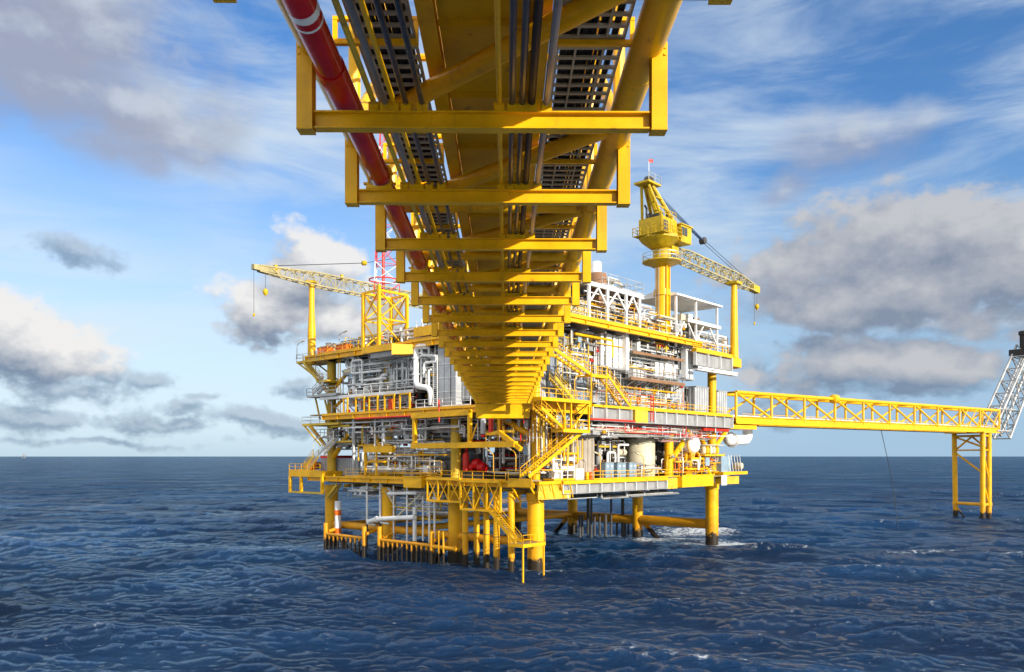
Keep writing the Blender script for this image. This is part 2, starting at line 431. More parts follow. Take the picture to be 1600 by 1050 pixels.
def build_sea():
    rng = np.random.RandomState(5)
    th = np.concatenate([np.linspace(-math.pi, -0.66, 60)[:-1], np.linspace(-0.66, 0.66, 1150), np.linspace(0.66, math.pi, 60)[1:]])
    kk = np.arange(372, 2.9, -0.55)
    r = np.concatenate([np.linspace(1.0, 48, 24), H * FPX / kk, [9000, 14000, 24000, 45000, 90000]])
    R, T = np.meshgrid(r, th, indexing='ij')
    X, Y = R * np.sin(T), R * np.cos(T)
    dr = np.gradient(r)
    Z = np.zeros_like(X); DX = np.zeros_like(X); DY = np.zeros_like(X)
    dth = np.gradient(th)
    core = slice(40, len(th) - 40)                              # short waves only where the mesh is fine enough
    nw = 330
    lam = np.exp(rng.uniform(math.log(0.75), math.log(26), nw))
    main = math.radians(-108)                                   # the seas run towards the camera and a little to its left
    for L in lam:
        ang = main + rng.normal(0, 0.30 if L > 6 else 0.52)
        amp = (0.0034 * L if L < 7 else 0.030 * (L / 7) ** 0.6) * rng.uniform(0.5, 1.4)
        k = 2 * math.pi / L
        fr_ = np.clip((L / dr - 2.2) / 2.0, 0, 1)
        rows = np.nonzero(fr_ > 0)[0]
        if not len(rows): continue
        r0, r1 = rows[0], rows[-1] + 1
        if r0 < 24: r0 = 24 if L < 6 else r0
        sl = (slice(r0, r1), slice(None))
        fade = fr_[r0:r1, None] * np.clip((L / (R[sl] * dth[None, :]) - 2.2) / 2.0, 0, 1)
        ph = k * (X[sl] * math.cos(ang) + Y[sl] * math.sin(ang)) + rng.uniform(0, 6.283)
        sn = amp * fade * np.sin(ph)
        Z[sl] += amp * fade * np.cos(ph)
        DX[sl] -= math.cos(ang) * sn; DY[sl] -= math.sin(ang) * sn
    Xo, Yo = X + 1.15 * DX, Y + 1.15 * DY
    foam = np.zeros_like(X)
    def patch(px, py, rx, ry, w, rot=0.0):
        cx, cy = ground(px, py)
        c, s = math.cos(rot), math.sin(rot)
        ex, ey = (X - cx) * c + (Y - cy) * s, -(X - cx) * s + (Y - cy) * c
        return w * np.exp(-((ex / rx) ** 2 + (ey / ry) ** 2) ** 1.2)
    for a in ((1075, 843, 7, 4.0, 1.05, 0.1), (1020, 845, 6, 3.2, .85, 0.1), (1145, 850, 8.5, 3.4, 1.0, -.12), (1105, 832, 6, 6.0, .9, 0), (1060, 832, 6, 5, .7, 0), (1205, 851, 7, 1.6, .6, -.1), (960, 838, 6, 2.0, .5, 0),
              (1515, 890, 5, 1.3, .6, -.25), (1570, 870, 4, 1.4, .55, -.2), (1440, 866, 7, 1.1, .5, 0), (845, 897, 3.5, 1.0, .5, 0), (800, 893, 3, .8, .4, 0), (740, 880, 4, .7, .35, 0)):
        foam = np.maximum(foam, patch(*a))
    for la, lb_ in LEGS: foam = np.maximum(foam, 0.55 * np.exp(-((np.hypot(X - (PLAT @ Vector((la, lb_, 0))).x, Y - (PLAT @ Vector((la, lb_, 0))).y) / 2.6) ** 4)))
    crest = np.clip((Z - 0.55) / 0.4, 0, 1) * 0.25
    foam = np.maximum(foam, crest)
    nr, nt = X.shape
    me = bpy.data.meshes.new('sea')
    co = np.stack([Xo, Yo, Z], -1).reshape(-1, 3).astype(np.float32)
    i = np.arange((nr - 1) * nt).reshape(nr - 1, nt)
    j = np.roll(i, -1, axis=1)
    q = np.stack([i, i + nt, j + nt, j], -1).reshape(-1, 4)      # th spans the full turn: last column joins the first
    q = q[:, ::-1]
    me.vertices.add(len(co)); me.vertices.foreach_set('co', co.ravel())
    me.loops.add(q.size); me.loops.foreach_set('vertex_index', q.ravel().astype(np.int32))
    me.polygons.add(len(q)); me.polygons.foreach_set('loop_start', np.arange(0, q.size, 4, dtype=np.int32))
    me.update(calc_edges=True); me.validate()
    me.shade_smooth()
    at = me.attributes.new('foam', 'FLOAT', 'POINT'); at.data.foreach_set('value', foam.ravel().astype(np.float32))
    m = bpy.data.materials.new('sea_water'); m.use_nodes = True
    N = NT(m.node_tree); b = N.n['Principled BSDF']
    geo = N.node('ShaderNodeNewGeometry'); pos = geo.outputs['Position']
    af = N.node('ShaderNodeAttribute'); af.attribute_name = 'foam'
    fl = N.scale(pos, (1, 1, 0.0))
    big = N.noise(fl, 0.022, 3, 0.5)
    c = N.mix(N.ramp(big, 0.35, 0.68), (0.0016, 0.015, 0.050, 1), (0.0034, 0.030, 0.088, 1))
    fn = N.noise(N.scale(pos, (0.8, 1.1, 0.0)), 1.3, 9, 0.72, 0.6)
    lace = N.noise(N.scale(pos, (1.2, 1.6, 0.0)), 4.0, 6, 0.7, 1.2)
    fo = N.math('MULTIPLY', N.ramp(N.math('MULTIPLY_ADD', af.outputs['Fac'], 0.55, N.math('MULTIPLY_ADD', fn, 1.7, -0.35)), 0.66, 1.06), N.ramp(lace, 0.34, 0.58, 0.30, 1.0))
    # a few small white caps far and wide
    wc = N.noise(N.scale(pos, (0.10, 0.30, 0.0)), 1.0, 7, 0.7)
    wcm = N.ramp(wc, 0.735, 0.765)
    fo = N.math('MAXIMUM', fo, N.math('MULTIPLY', wcm, N.ramp(fn, 0.5, 0.62)))
    c = N.mix(fo, c, (0.74, 0.78, 0.80, 1))
    w2 = N.noise(N.scale(pos, (0.8, 1.5, 0.0)), 1.7, 6, 0.66, 0.25)
    w3 = N.noise(N.scale(pos, (1.0, 1.7, 0.0)), 5.5, 4, 0.62, 0.3)
    gust = N.ramp(N.noise(N.scale(pos, (0.020, 0.035, 0.0)), 1.0, 4, 0.6), 0.34, 0.64, 0.4, 1.45)
    hh = N.math('MULTIPLY', N.math('ADD', w2, N.math('MULTIPLY', w3, 0.30)), gust)
    bp = N.node('ShaderNodeBump'); bp.inputs['Strength'].default_value = 1.0; bp.inputs['Distance'].default_value = 0.50
    N.l.new(hh, bp.inputs['Height'])
    # ripples too small for the mesh tilt the surface; out where the mesh carries no waves they do all the work
    far_off = N.ramp(N.vmath('LENGTH', pos, None), 90.0, 420.0)
    def tilt(sc, k0, k1, det):
        n = N.node('ShaderNodeTexNoise'); N.l.new(N.scale(pos, sc), n.inputs['Vector']); n.inputs['Scale'].default_value = 1.0
        n.inputs['Detail'].default_value = det; n.inputs['Roughness'].default_value = 0.68
        a = N.vmath('SUBTRACT', n.outputs[1], (.5, .5, .5))
        a = N.vmath('MULTIPLY', a, (.6, 1.0, 0.0))
        m_ = N.node('ShaderNodeVectorMath', operation='SCALE'); N.l.new(a, m_.inputs[0]); N.l.new(N.math('MULTIPLY_ADD', far_off, k1 - k0, k0), m_.inputs['Scale'])
        return m_.outputs[0]
    nv = N.vmath('ADD', bp.outputs[0], tilt((.07, .16, 0), 0.10, 1.9, 6))
    nv = N.vmath('ADD', nv, tilt((.012, .030, 0), 0.0, 1.5, 5))
    nv = N.vmath('ADD', nv, tilt((.9, 1.6, 0), 0.35, 1.3, 5))
    nrm = N.node('ShaderNodeVectorMath', operation='NORMALIZE'); N.l.new(nv, nrm.inputs[0])
    N.n.remove(b)
    out = N.n['Material Output']
    dif = N.node('ShaderNodeBsdfDiffuse'); N.l.new(c, dif.inputs['Color']); N.l.new(nrm.outputs[0], dif.inputs['Normal'])
    gl = N.node('ShaderNodeBsdfGlossy'); gl.inputs['Color'].default_value = (.80, .93, 1.0, 1); gl.inputs['Roughness'].default_value = 0.06
    N.l.new(nrm.outputs[0], gl.inputs['Normal'])
    fr = N.node('ShaderNodeFresnel'); fr.inputs['IOR'].default_value = 1.333; N.l.new(nrm.outputs[0], fr.inputs['Normal'])
    # steep little faces hide part of the grazing mirror from view, more so far out
    k = N.math('MULTIPLY', N.math('MULTIPLY', fr.outputs[0], N.math('MULTIPLY_ADD', far_off, -0.40, 1.0)), N.math('SUBTRACT', 1.0, fo))
    mxs = N.node('ShaderNodeMixShader'); N.l.new(k, mxs.inputs[0]); N.l.new(dif.outputs[0], mxs.inputs[1]); N.l.new(gl.outputs[0], mxs.inputs[2])
    N.l.new(mxs.outputs[0], out.inputs['Surface'])
    me.materials.append(m)
    o = bpy.data.objects.new('sea', me); COL.objects.link(o)
    o["kind"] = "structure"; o["label"] = "dark blue choppy open sea reaching to the horizon"
    return o


LEGS = [(0, 0), (0, 14.4), (0, 28.8), (0, 43.2), (45, 0), (45, 14.6), (45, 29.3), (45, 43.6)]
build_sea()

# ---------------------------------------------------------------- the link bridge overhead
D0, D1, PAN = -8.0, 97.6, 5.85
CX = -0.42                                                     # axis of the bridge in its own frame
XL, XR, ZC, ZT = -3.30, 2.46, 7.08, 11.4
NODES = [11.8 + PAN * k for k in range(-3, 15)]


def build_bridge():
    t = thing('link_bridge', 'yellow steel truss bridge overhead running from the camera to the platform', 'bridge', (CX, 45, 5.6), fr=BRIDGE)
    Y = M['bridge']
    for x in (XL, XR):
        m = MB().tube([(x, D0, ZC), (x, D1, ZC)], 0.29, 18)
        for d in NODES:
            if d > D0 + 3: m.lathe((x, d - 2.6, ZC), [(.28, -.03), (.298, -.012), (.298, .012), (.28, .03)], 18, (0, 1, 0)).lathe((x, d - .45, ZC), [(.28, 0), (.31, .01), (.31, .89), (.28, .9)], 18, (0, 1, 0))
        obj('bottom_chord', m, Y, t)
    for x in (XL, XR): obj('top_chord', MB().tube([(x, D0, ZT), (x, D1, ZT)], 0.22, 10), Y, t)
    for i, d in enumerate(NODES):
        obj('cross_tube', MB().tube([(XL + .2, d, ZC), (XR - .2, d, ZC)], 0.16, 10), Y, t)
        obj('top_strut', MB().tube([(XL + .1, d, ZT), (XR - .1, d, ZT)], 0.11, 8), Y, t)
        for x in (XL, XR):
            obj('side_post', MB().tube([(x, d, ZC + .1), (x, d, ZT)], 0.13, 8), Y, t)
            if i < len(NODES) - 1:
                obj('side_diagonal', MB().tube([(x, d + .15, ZC + .15), (x, d + PAN - .15, ZT - .1)], 0.15, 10), Y, t)
        if i < len(NODES) - 1:
            obj('plan_diagonal', MB().tube([(XL + .2, d + PAN - .05, ZC - .01), (XR - .2, d + .05, ZC - .01)], 0.19, 12), Y, t)
    # walkway: plate between two deep I-beams, with cross ribs
    wd = MB().box(-1.20, .50, D0, D1, 7.62, 7.66)
    wk = obj('walkway_plate', wd, M['plate'], t)
    for x in (-1.36, .62):
        obj('walkway_beam', MB().ibeam((x, D0, 7.52), (x, D1, 7.52), .30, .34, .03, .03), Y, wk)
    rib = None
    d = -6.0
    while d < D1 - 1:
        m = MB().box(-1.2, .5, d, d + .03, 7.50, 7.618)
        obj('plate_rib', m, M['plate'], wk); d += 2.9
    # angle-iron trapezes that carry the cable trays on each side of the walkway
    def trapeze(d, x0, x1):
        m = MB()
        m.box(x0, x1, d - .05, d + .05, 7.08, 7.17).box(x0, x1, d - .05, d + .05, 7.50, 7.56)
        for x in (x0, x1 - .08): m.box(x, x + .08, d - .04, d + .04, 7.165, 7.505)
        return m
    first = {}
    for k in range(-1, 15):
        d = 14.15 + 5.78 * k
        for s, (x0, x1) in (('l', (-3.02, -1.53)), ('r', (.79, 2.24))):
            obj('tray_bracket', trapeze(d, x0, x1), Y, t)
    # hanging frames: an I-section cross beam between two channel posts hung from the chords
    fx0, fx1 = -3.33, 2.50
    def frame_parts(d):
        fr = obj('hanger_beam', MB().ibeam((fx0, d, 5.75), (fx1, d, 5.75), .22, .30, .026, .02), Y, t)
        for x, sgn in ((fx0 - .155, -1), (fx1 + .155, 1)):
            p = MB()
            p.ibeam((x, d, 5.59), (x, d, 7.08), .27, .30, .024, .02, up=(0, 1, 0))
            p.box(x - .14, x + .14, d - .15, d + .15, 5.566, 5.588)
            for bx_ in (-.09, .09):
                for bz in (6.86, 6.98): p.box(x + bx_ - .018, x + bx_ + .018, d - .172, d - .146, bz - .018, bz + .018)
            obj('hanger_post', p, Y, fr)
        return fr
    f0 = None
    for n in range(-1, 20):
        d = 14.15 + 4.2 * n
        if f0 is None: f0 = frame_parts(d); d00 = d
        else:
            c = f0.copy(); COL.objects.link(c); c.parent = t; c.location = f0.location + Vector((0, d - d00, 0))
            for ch in list(f0.children):
                k = ch.copy(); COL.objects.link(k); k.parent = c
            if n in (1, 3, 5, 7, 9): LOC[c.name] = (LOC[f0.name][0] + Vector((0, d - d00, 0)), BRIDGE)
    # the deep box beam that lands on the platform
    e = MB().box(-3.62, 2.80, 96.6, 97.6, 3.95, 5.6)
    obj('landing_beam', e, Y, t)
    obj('landing_flange', MB().box(-3.7, 2.88, 96.5, 97.7, 5.604, 5.68), Y, t)
    return t


bridge = build_bridge()
LP = [(-2.30, .050, 'tubing', 'olive_pipe'), (-2.11, .062, 'grey_tubing', ''), (-1.95, .045, 'bridge', ''), (-1.745, .05, 'tubing', ''), (-1.465, .05, 'tubing', ''),
      (-.12, .045, 'bridge', ''), (.10, .055, 'tubing', ''), (.275, .055, 'tubing', ''), (.44, .065, 'cable', ''), (.70, .06, 'grey_tubing', '')]
PLAB = ['slim olive-brown service pipe hung next to the big red pipe', 'grey service pipe second from the big red pipe under the bridge', 'yellow service pipe between a grey and a dark one under the bridge',
        'dark steel service pipe beside the yellow pipe under the cable tray with one tray', 'dark steel service pipe nearest the walkway plate on the red pipe side',
        'slim yellow service pipe under the middle of the walkway plate', 'dark steel pipe next to the slim yellow pipe under the walkway plate',
        'dark steel pipe second from the slim yellow pipe under the walkway plate', 'black pipe at the edge of the walkway plate, away from the red pipe',
        'shiny grey pipe between the walkway plate and the triple cable tray']
clamp_me = None
for (x, r, mt, _), lab in zip(LP, PLAB):
    nm = 'service_pipe'
    z = 5.93 + .075 + r
    o = obj(nm, MB().tube([(x, D0, z), (x, D1 - 1, z)], r, 8), M['bridge'] if mt == 'bridge' else (M['dull_yellow'] if _ else M[mt]), None, lab, 'pipe', 'service pipes slung under the bridge', fr=BRIDGE)
    for n in range(-1, 12):                     # clamps on the beams hold the pipe; they belong to the pipe run
        d = 14.15 + 4.2 * n
        m = MB().box(x - .085, x + .085, d - .075, d + .075, 5.902, 5.905 + .08 + r)
        if clamp_me is None:
            m.box(x - .1, x + .1, d - .02, d + .02, 5.95, 5.99 + r * 2)
        obj('pipe_clamp', m, M['bridge'], o)

# the big red pipe with its white bands
rp = thing('red_pipe', 'glossy dark red large-bore pipe with two white bands along the bridge side', 'pipe', (-2.86, 40, 5.95), fr=BRIDGE)
ZR = 6.24
obj('pipe_run', MB().tube([(-2.86, D0, ZR), (-2.86, 95, ZR)], .225, 20), M['red'], rp)
obj('pipe_sleeve', MB().lathe((-2.86, 13.15, ZR), [(.2, 0), (.245, .0), (.245, 2.2), (.2, 2.2)], 20, (0, 1, 0)), M['red'], rp, label='slightly thicker red sleeve on the red pipe')
for d, w in ((11.32, .17), (11.66, .05)):
    obj('band', MB().lathe((-2.86, d, ZR), [(.2, 0), (.229, 0), (.229, w), (.2, w)], 20, (0, 1, 0)), M['clean_white'], rp)
for n in range(0, 12):
    d = 18.35 + 8.4 * n
    if d > 94: break
    s = MB()
    s.prism([(-.30, 0), (.30, 0), (.27, .14), (.13, .07), (0, .055), (-.13, .07), (-.27, .14)], (-2.86, d - .12, 5.905), (-2.86, d + .12, 5.905))
    sd_ = obj('pipe_saddle', s, M['bridge'], rp)
    k = MB()
    for q in range(9):
        a0, a1 = math.pi * q / 9, math.pi * (q + 1) / 9
        k.bar((-2.86 + .25 * math.cos(a0), d, ZR + .25 * math.sin(a0)), (-2.86 + .25 * math.cos(a1), d, ZR + .25 * math.sin(a1)), .10, .03, up=(0, 1, 0))
    for sx in (-1, 1): k.box(-2.86 + sx * .25 - .02, -2.86 + sx * .25 + .02, d - .05, d + .05, 6.0, 6.25).box(-2.86 + sx * .24, -2.86 + sx * .36, d - .06, d + .06, 6.03, 6.07)
    obj('clamp_strap', k, M['bridge'], sd_)


def cable_tray(x0, x1, rails, label, seed):
    t = thing('cable_tray', label, 'cable tray', ((x0 + x1) / 2, 45, 7.17), 'cable trays under the bridge', BRIDGE)
    m = MB()
    zb = 7.175
    for x in rails: m.box(x - .02, x + .02, D0, D1 - 1.5, zb, zb + .12)
    d = D0 + .2
    while d < D1 - 2:
        for ra_, rb_ in zip(rails[:-1], rails[1:]): m.box(ra_ + .019, rb_ - .019, d, d + .10, zb + .008, zb + .045)
        d += .37
    obj('ladder_rack', m, M['tray'], t)
    rr = random.Random(seed)
    x = x0 + .09
    while x < x1 - .06:
        r = rr.uniform(.032, .062)
        pts = [(x + rr.uniform(-.025, .025), dd, zb + .05 + r + rr.uniform(0, .02)) for dd in np.arange(D0, D1 - 1.5, 2.4)]
        obj('cable', MB().tube(pts, r, 6), M['cable'], t); x += rr.uniform(.055, .085)
    return t


cable_tray(-2.60, -1.60, (-2.60, -1.60), 'single cable ladder full of black cables on the red pipe side of the walkway', 3)
cable_tray(.92, 2.05, (.92, 1.24, 1.74, 2.05), 'triple-width cable ladder with black cables on the side away from the red pipe', 4)

# ---------------------------------------------------------------- platform: jacket (legs, braces, conductors, fenders)
ZCEL, ZMAIN, ZMEZ, ZTOP, ZTOPL, ZTOPR = 11.5, 21.3, 25.7, 32.5, 30.8, 31.2
LEGS = [(0, 0), (0, 14.4), (0, 28.8), (0, 43.2), (45, 0), (45, 14.6), (45, 29.3), (45, 43.6)]


def build_jacket():
    t = thing('platform_jacket', 'yellow tubular steel legs and rust stained braces carrying the platform out of the sea', 'jacket', (22, 22, -3))
    for a, b in LEGS:
        r = 1.05 if (a == 0 or b == 0) else 0.95
        lg = obj('leg', MB().tube([(a, b, -3), (a, b, 9.9)], r, 24), M['leg'], t)
        if (a, b) in ((0, 0), (45, 0)):
            for z in (3.2, 6.0):
                obj('leg_collar', MB().lathe((a, b, z), [(r - .05, 0), (r + .05, 0), (r + .05, .25), (r - .05, .25)], 24), M['leg'], lg)
        obj('leg_cap', MB().lathe((a, b, 9.0), [(r - .1, 0), (r + .14, .12), (r + .14, 1.0), (r - .1, 1.0)], 20), M['yellow'], lg)
    for p in ((0, 1), (1, 2), (2, 3), (4, 5), (5, 6), (6, 7)):
        (a0, b0), (a1, b1) = LEGS[p[0]], LEGS[p[1]]
        obj('horizontal_brace', MB().tube([(a0, b0 + .8, 3.7 if a0 == 0 else 3.3), (a1, b1 - .8, 3.7 if a0 == 0 else 3.3)], .56 if a0 == 0 else .84, 16), M['rusty'], t)
    obj('horizontal_brace', MB().tube([(.8, 28.8, 3.5), (44.2, 29.3, 3.5)], .5, 12), M['rusty'], t)
    obj('horizontal_brace', MB().tube([(.8, 43.2, 3.5), (44.2, 43.6, 3.5)], .5, 12), M['rusty'], t)
    for (a0, b0, z0), (a1, b1, z1) in (((45, 14.0, 3.5), (45, 7, -3)), ((45, 30, 3.4), (45, 36.5, -3)), ((0, 15, 3.4), (0, 22, -3)), ((0, 42.6, 3.4), (0, 36, -3))):
        obj('diagonal_brace', MB().tube([(a0, b0, z0), (a1, b1, z1)], .42, 12), M['rusty'], t)
    return t


build_jacket()

# yellow conductors between the two near legs
CON = [(727, 885), (745, 884), (760, 888), (776, 894), (799, 896)]
CONL = ['yellow conductor pipe hard against the second leg', 'yellow conductor pipe second from the second leg', 'middle one of the five yellow conductor pipes by the corner leg',
        'yellow conductor pipe fourth from the second leg, under the hanging stair', 'yellow conductor pipe nearest the big corner leg, beside the stair foot']
for (px, py), lab in zip(CON, CONL):
    x, y = ground(px, py)
    a = CA * (x - 2.96) + SA * (y - 101.04); b = -SA * (x - 2.96) + CA * (y - 101.04)
    t = thing('conductor_pipe', lab, 'conductor', (a, b, -3), 'conductor pipes by the corner leg')
    obj('casing', MB().tube([(a, b, -3), (a, b, 10.2)], .42, 14), M['leg'], t)
    obj('flange_ring', MB().lathe((a, b, 4.4), [(.40, 0), (.50, 0), (.50, .10), (.40, .10)], 14), M['brown'], t)
    obj('guide_ring', MB().lathe((a, b, 9.2), [(.40, 0), (.52, 0), (.52, .3), (.40, .3)], 14), M['yellow'], t)


def fender(px0, px1, a, label, ends):
    b0, b1 = lb(px0, a), lb(px1, a)
    t = thing('boat_fender', label, 'boat fender', (a, (b0 + b1) / 2, -1.5), 'boat landing fenders')
    obj('top_rail', MB().tube([(a, b0, 2.5), (a, b1, 2.5)], .24, 10), M['rusty'], t)
    for b in (b0, b1): obj('end_post', MB().tube([(a, b, -2), (a, b, ends)], .34, 12), M['rusty'], t)
    n = int(abs(b1 - b0) / .98)
    for k in range(1, n):
        b = b0 + (b1 - b0) * k / n
        obj('rubbing_post', MB().tube([(a - .05, b, -.6), (a - .05, b, 2.5)], .17, 8), M['rusty'], t)
    for b in (b0 + (b1 - b0) * .05, b0 + (b1 - b0) * .95): obj('stub', MB().tube([(a + .2, b, 2.9), (a + 3.2, b, 3.6)], .25, 8), M['rusty'], t)


fender(509, 569, -3.2, 'rusty yellow boat fender farther out, with a short row of posts, by the far leg', 4.2)
fender(593, 675, -3.2, 'longer rusty yellow boat fender with a dense row of posts near the conductors', 4.4)
b0, b1 = lb(675, -3.2), lb(712, -3.2)
t = thing('boat_landing_walkway', 'yellow tubular catwalk at water level linking the long fender to the second leg', 'walkway', (-3.2, (b0 + b1) / 2, 2.2))
obj('tube_rail', MB().tube([(-3.2, b0, 2.4), (-3.2, b1, 2.4)], .3, 10), M['leg'], t)
for px in (686, 693):
    b = lb(px, -3.4); obj('ladder_post', MB().tube([(-3.4, b, -.8), (-3.4, b, 4.6)], .14, 8), M['leg'], t)

# thin dark caissons seen between the legs at the back
DK = [(906, 'dark'), (910, 'dark'), (919, 'dark'), (924, 'dark'), (929, 'dark'), (937, 'dark'), (946, 'dark'), (955, 'dark'), (964, 'dark'), (973, 'dark'), (977, 'dark'), (982, 'dark')]
for k, (px, mt) in enumerate(DK):
    Y = 146.0 + (k % 3); X = (px - 800) / FPX * Y
    long = k in (2, 3, 7, 9)
    w = .30 if k in (2, 6, 9) else .2
    obj('caisson_pipe', MB().tube([(X, Y, -2), (X, Y, 10.2 if long else 4.0)], w, 8), M[mt], None, 'thin dark caisson pipe standing in the water behind the rusty rear brace', 'pipe', 'caisson pipes behind the rear brace', fr=WORLD)

# ---------------------------------------------------------------- decks
def railing(name, pts, label, group=None, mat='yellow', h=1.12, step=1.9, r=.032, fr=PLAT, toe=True, cat='railing'):
    pts = [Vector(p) for p in pts]
    t = thing(name, label, cat, pts[0], group, fr)
    posts = MB()
    for i in range(len(pts) - 1):
        p, q = pts[i], pts[i + 1]; L = (q - p).length; n = max(1, round(L / step))
        m = MB()
        for z in (h, h * .55): m.bar(p + Vector((0, 0, z)), q + Vector((0, 0, z)), r * 2, r * 2)
        if toe: m.bar(p + Vector((0, 0, .1)), q + Vector((0, 0, .1)), .012, .16)
        for k in range(n + (1 if i == len(pts) - 2 else 0)):
            c = p + (q - p) * (k / n); m.bar(c, c + Vector((0, 0, h)), r * 2.1)
        obj('rail_panel', m, M[mat], t)
    return t


def edge_girder(t, axis, fixed, s0, s1, z0, z1, mat, step, out, fl='yellow', flh=.28):
    """a plate girder along a deck edge: web, yellow top flange, lower flange and stiffening ribs"""
    def bx(u0, u1, v0, v1, za, zb):
        return MB().box(u0, u1, v0, v1, za, zb) if axis == 'a' else MB().box(v0, v1, u0, u1, za, zb)
    q = .58 if mat == 'grey' else .32
    g = obj('edge_girder', bx(s0, s1, fixed - .05, fixed + .05, z0, z1 - flh), M[mat], t)
    obj('top_flange', bx(s0, s1, fixed - q, fixed + .32, z1 - flh, z1), M[fl], g)
    obj('lower_flange', bx(s0, s1, fixed - q + .03, fixed + .3, z0 - .08, z0), M[mat], g)
    n = max(1, round((s1 - s0) / step))
    for k in range(n + 1):
        s = s0 + (s1 - s0) * k / n
        obj('stiffener', bx(s - .05, s + .05, min(fixed + .05 * out, fixed + (q - .03) * out), max(fixed + .05 * out, fixed + (q - .03) * out), z0, z1 - flh), M['white' if mat == 'grey' else mat], g)


def joists(t, a0, a1, b0, b1, z0, z1, along, step, mat='grey'):
    s = (a0 if along == 'b' else b0) + step / 2
    while s < (a1 if along == 'b' else b1):
        m = MB().ibeam((s, b0, (z0 + z1) / 2), (s, b1, (z0 + z1) / 2), .4, z1 - z0, .06, .05) if along == 'b' else MB().ibeam((a0, s, (z0 + z1) / 2), (a1, s, (z0 + z1) / 2), .4, z1 - z0, .06, .05)
        obj('joist', m, M[mat], t); s += step


# cellar deck
cel = thing('cellar_deck', 'lowest broad steel deck of the platform with yellow edges, just above the sea', 'deck', (22, 22, 9.9))
obj('deck_plate', MB().box(-2.2, 47, -2.2, 46, 11.28, 11.44), M['deck'], cel)
aA, aB = ra(875, -2.4), ra(1038, -2.4)
edge_girder(cel, 'a', -2.4, aA, aB, 9.9, 11.5, 'grey', 2.6, -1, flh=.45)
edge_girder(cel, 'a', -2.4, -2.5, aA - .1, 10.2, 11.5, 'dull_yellow', 3.0, -1, flh=.4)
edge_girder(cel, 'b', -2.4, -1.9, 46, 10.75, 11.5, 'yellow', 4.0, -1, flh=.22)
a0, a1 = ra(1040, -2.2), ra(1064, -2.2)
obj('corner_plate', MB().box(a0, a1, -2.4, -2.0, 9.75, 11.3), M['dull_yellow'], cel)
a0, a1 = ra(1066, -3.2), ra(1115, -3.2)
obj('corner_box', MB().box(a0, a1, -3.2, -2.0, 9.9, 11.55), M['yellow'], cel)
joists(cel, -1.5, 46, -1.8, 45, 10.3, 11.26, 'b', 4.2)
joists(cel, -1.5, 46, -1.8, 45, 9.75, 10.28, 'a', 7.2, 'dull_yellow')
# main deck
mn = thing('main_deck', 'middle deck where the link bridge lands, pale ribbed girders with a yellow top', 'deck', (22, 22, 19.3))
obj('deck_plate', MB().box(-2.2, 47, -2.2, 46, 21.08, 21.24), M['deck'], mn)
aC = ra(922, -2.4)
edge_girder(mn, 'a', -2.4, aC, ra(1141, -2.4), 19.3, 21.35, 'grey', 3.0, -1, flh=.32)
edge_girder(mn, 'a', -2.4, -2.4, aC - .1, 20.1, 21.35, 'yellow', 3.0, -1, flh=.4)
edge_girder(mn, 'b', -2.4, -1.9, 42, 20.35, 21.25, 'yellow', 4.0, -1, flh=.35)
a0, a1 = ra(992, -2.9), ra(1012, -2.9)
obj('bracket_box', MB().box(a0, a1, -2.95, -2.42, 19.2, 21.36), M['dull_yellow'], mn)
joists(mn, -1.5, 46, -1.8, 45, 19.9, 21.06, 'b', 3.6)
joists(mn, -1.5, 46, -1.8, 45, 19.2, 19.88, 'a', 7.2)
# upper decks
tp = thing('weather_deck', 'upper deck along the sunny side with a thin yellow edge, under the white frames', 'deck', (17, 9, 31.5))
obj('deck_plate', MB().box(-2.0, 37, -2.2, 22, 32.2, 32.36), M['deck'], tp)
edge_girder(tp, 'a', -2.4, 2, 37, 31.7, 32.5, 'yellow', 5.0, -1, flh=.3)
edge_girder(tp, 'b', -2.2, -1.9, 12, 31.5, 32.5, 'yellow', 4.0, -1, flh=.3)
joists(tp, -1.5, 36, -1.8, 22, 31.2, 32.18, 'b', 4.0)
tl = thing('upper_process_deck', 'upper deck over the pipework of the shaded side, yellow edge beam', 'deck', (10, 31, 29.6))
obj('deck_plate', MB().box(-2.0, 34, 12, 47, 30.5, 30.66), M['deck'], tl)
edge_girder(tl, 'b', -2.2, 12.2, 47, 29.85, 30.8, 'yellow', 4.5, -1, flh=.3)
joists(tl, -1.5, 34, 12, 46, 29.6, 30.48, 'a', 4.0, 'dark')
tr = thing('crane_side_deck', 'upper deck at the far sunny corner with deep pale girders, by the boom rest post', 'deck', (45, 8, 28.6))
aR0, aR1 = ra(1083, -2.4), ra(1140, -2.4)
obj('deck_plate', MB().box(37.2, aR1, -2.2, 20, 31.0, 31.16), M['deck'], tr)
edge_girder(tr, 'a', -2.4, aR0, aR1, 28.7, 31.3, 'grey', 4.2, -1, flh=.55)
obj('lower_walkway', MB().box(aR0, aR1 + 1.2, -3.2, -2.2, 27.9, 28.1), M['white'], tr)
obj('lower_walkway_rail', MB().box(aR0, aR1 + 1.2, -3.3, -3.2, 28.2, 28.45), M['white'], tr)
obj('rest_bracket', MB().box(aR1, aR1 + 3.4, -2.8, .4, 29.5, 30.9), M['yellow'], tr)
joists(tr, 37.5, 52, -1.8, 19, 29.8, 30.98, 'b', 3.6)
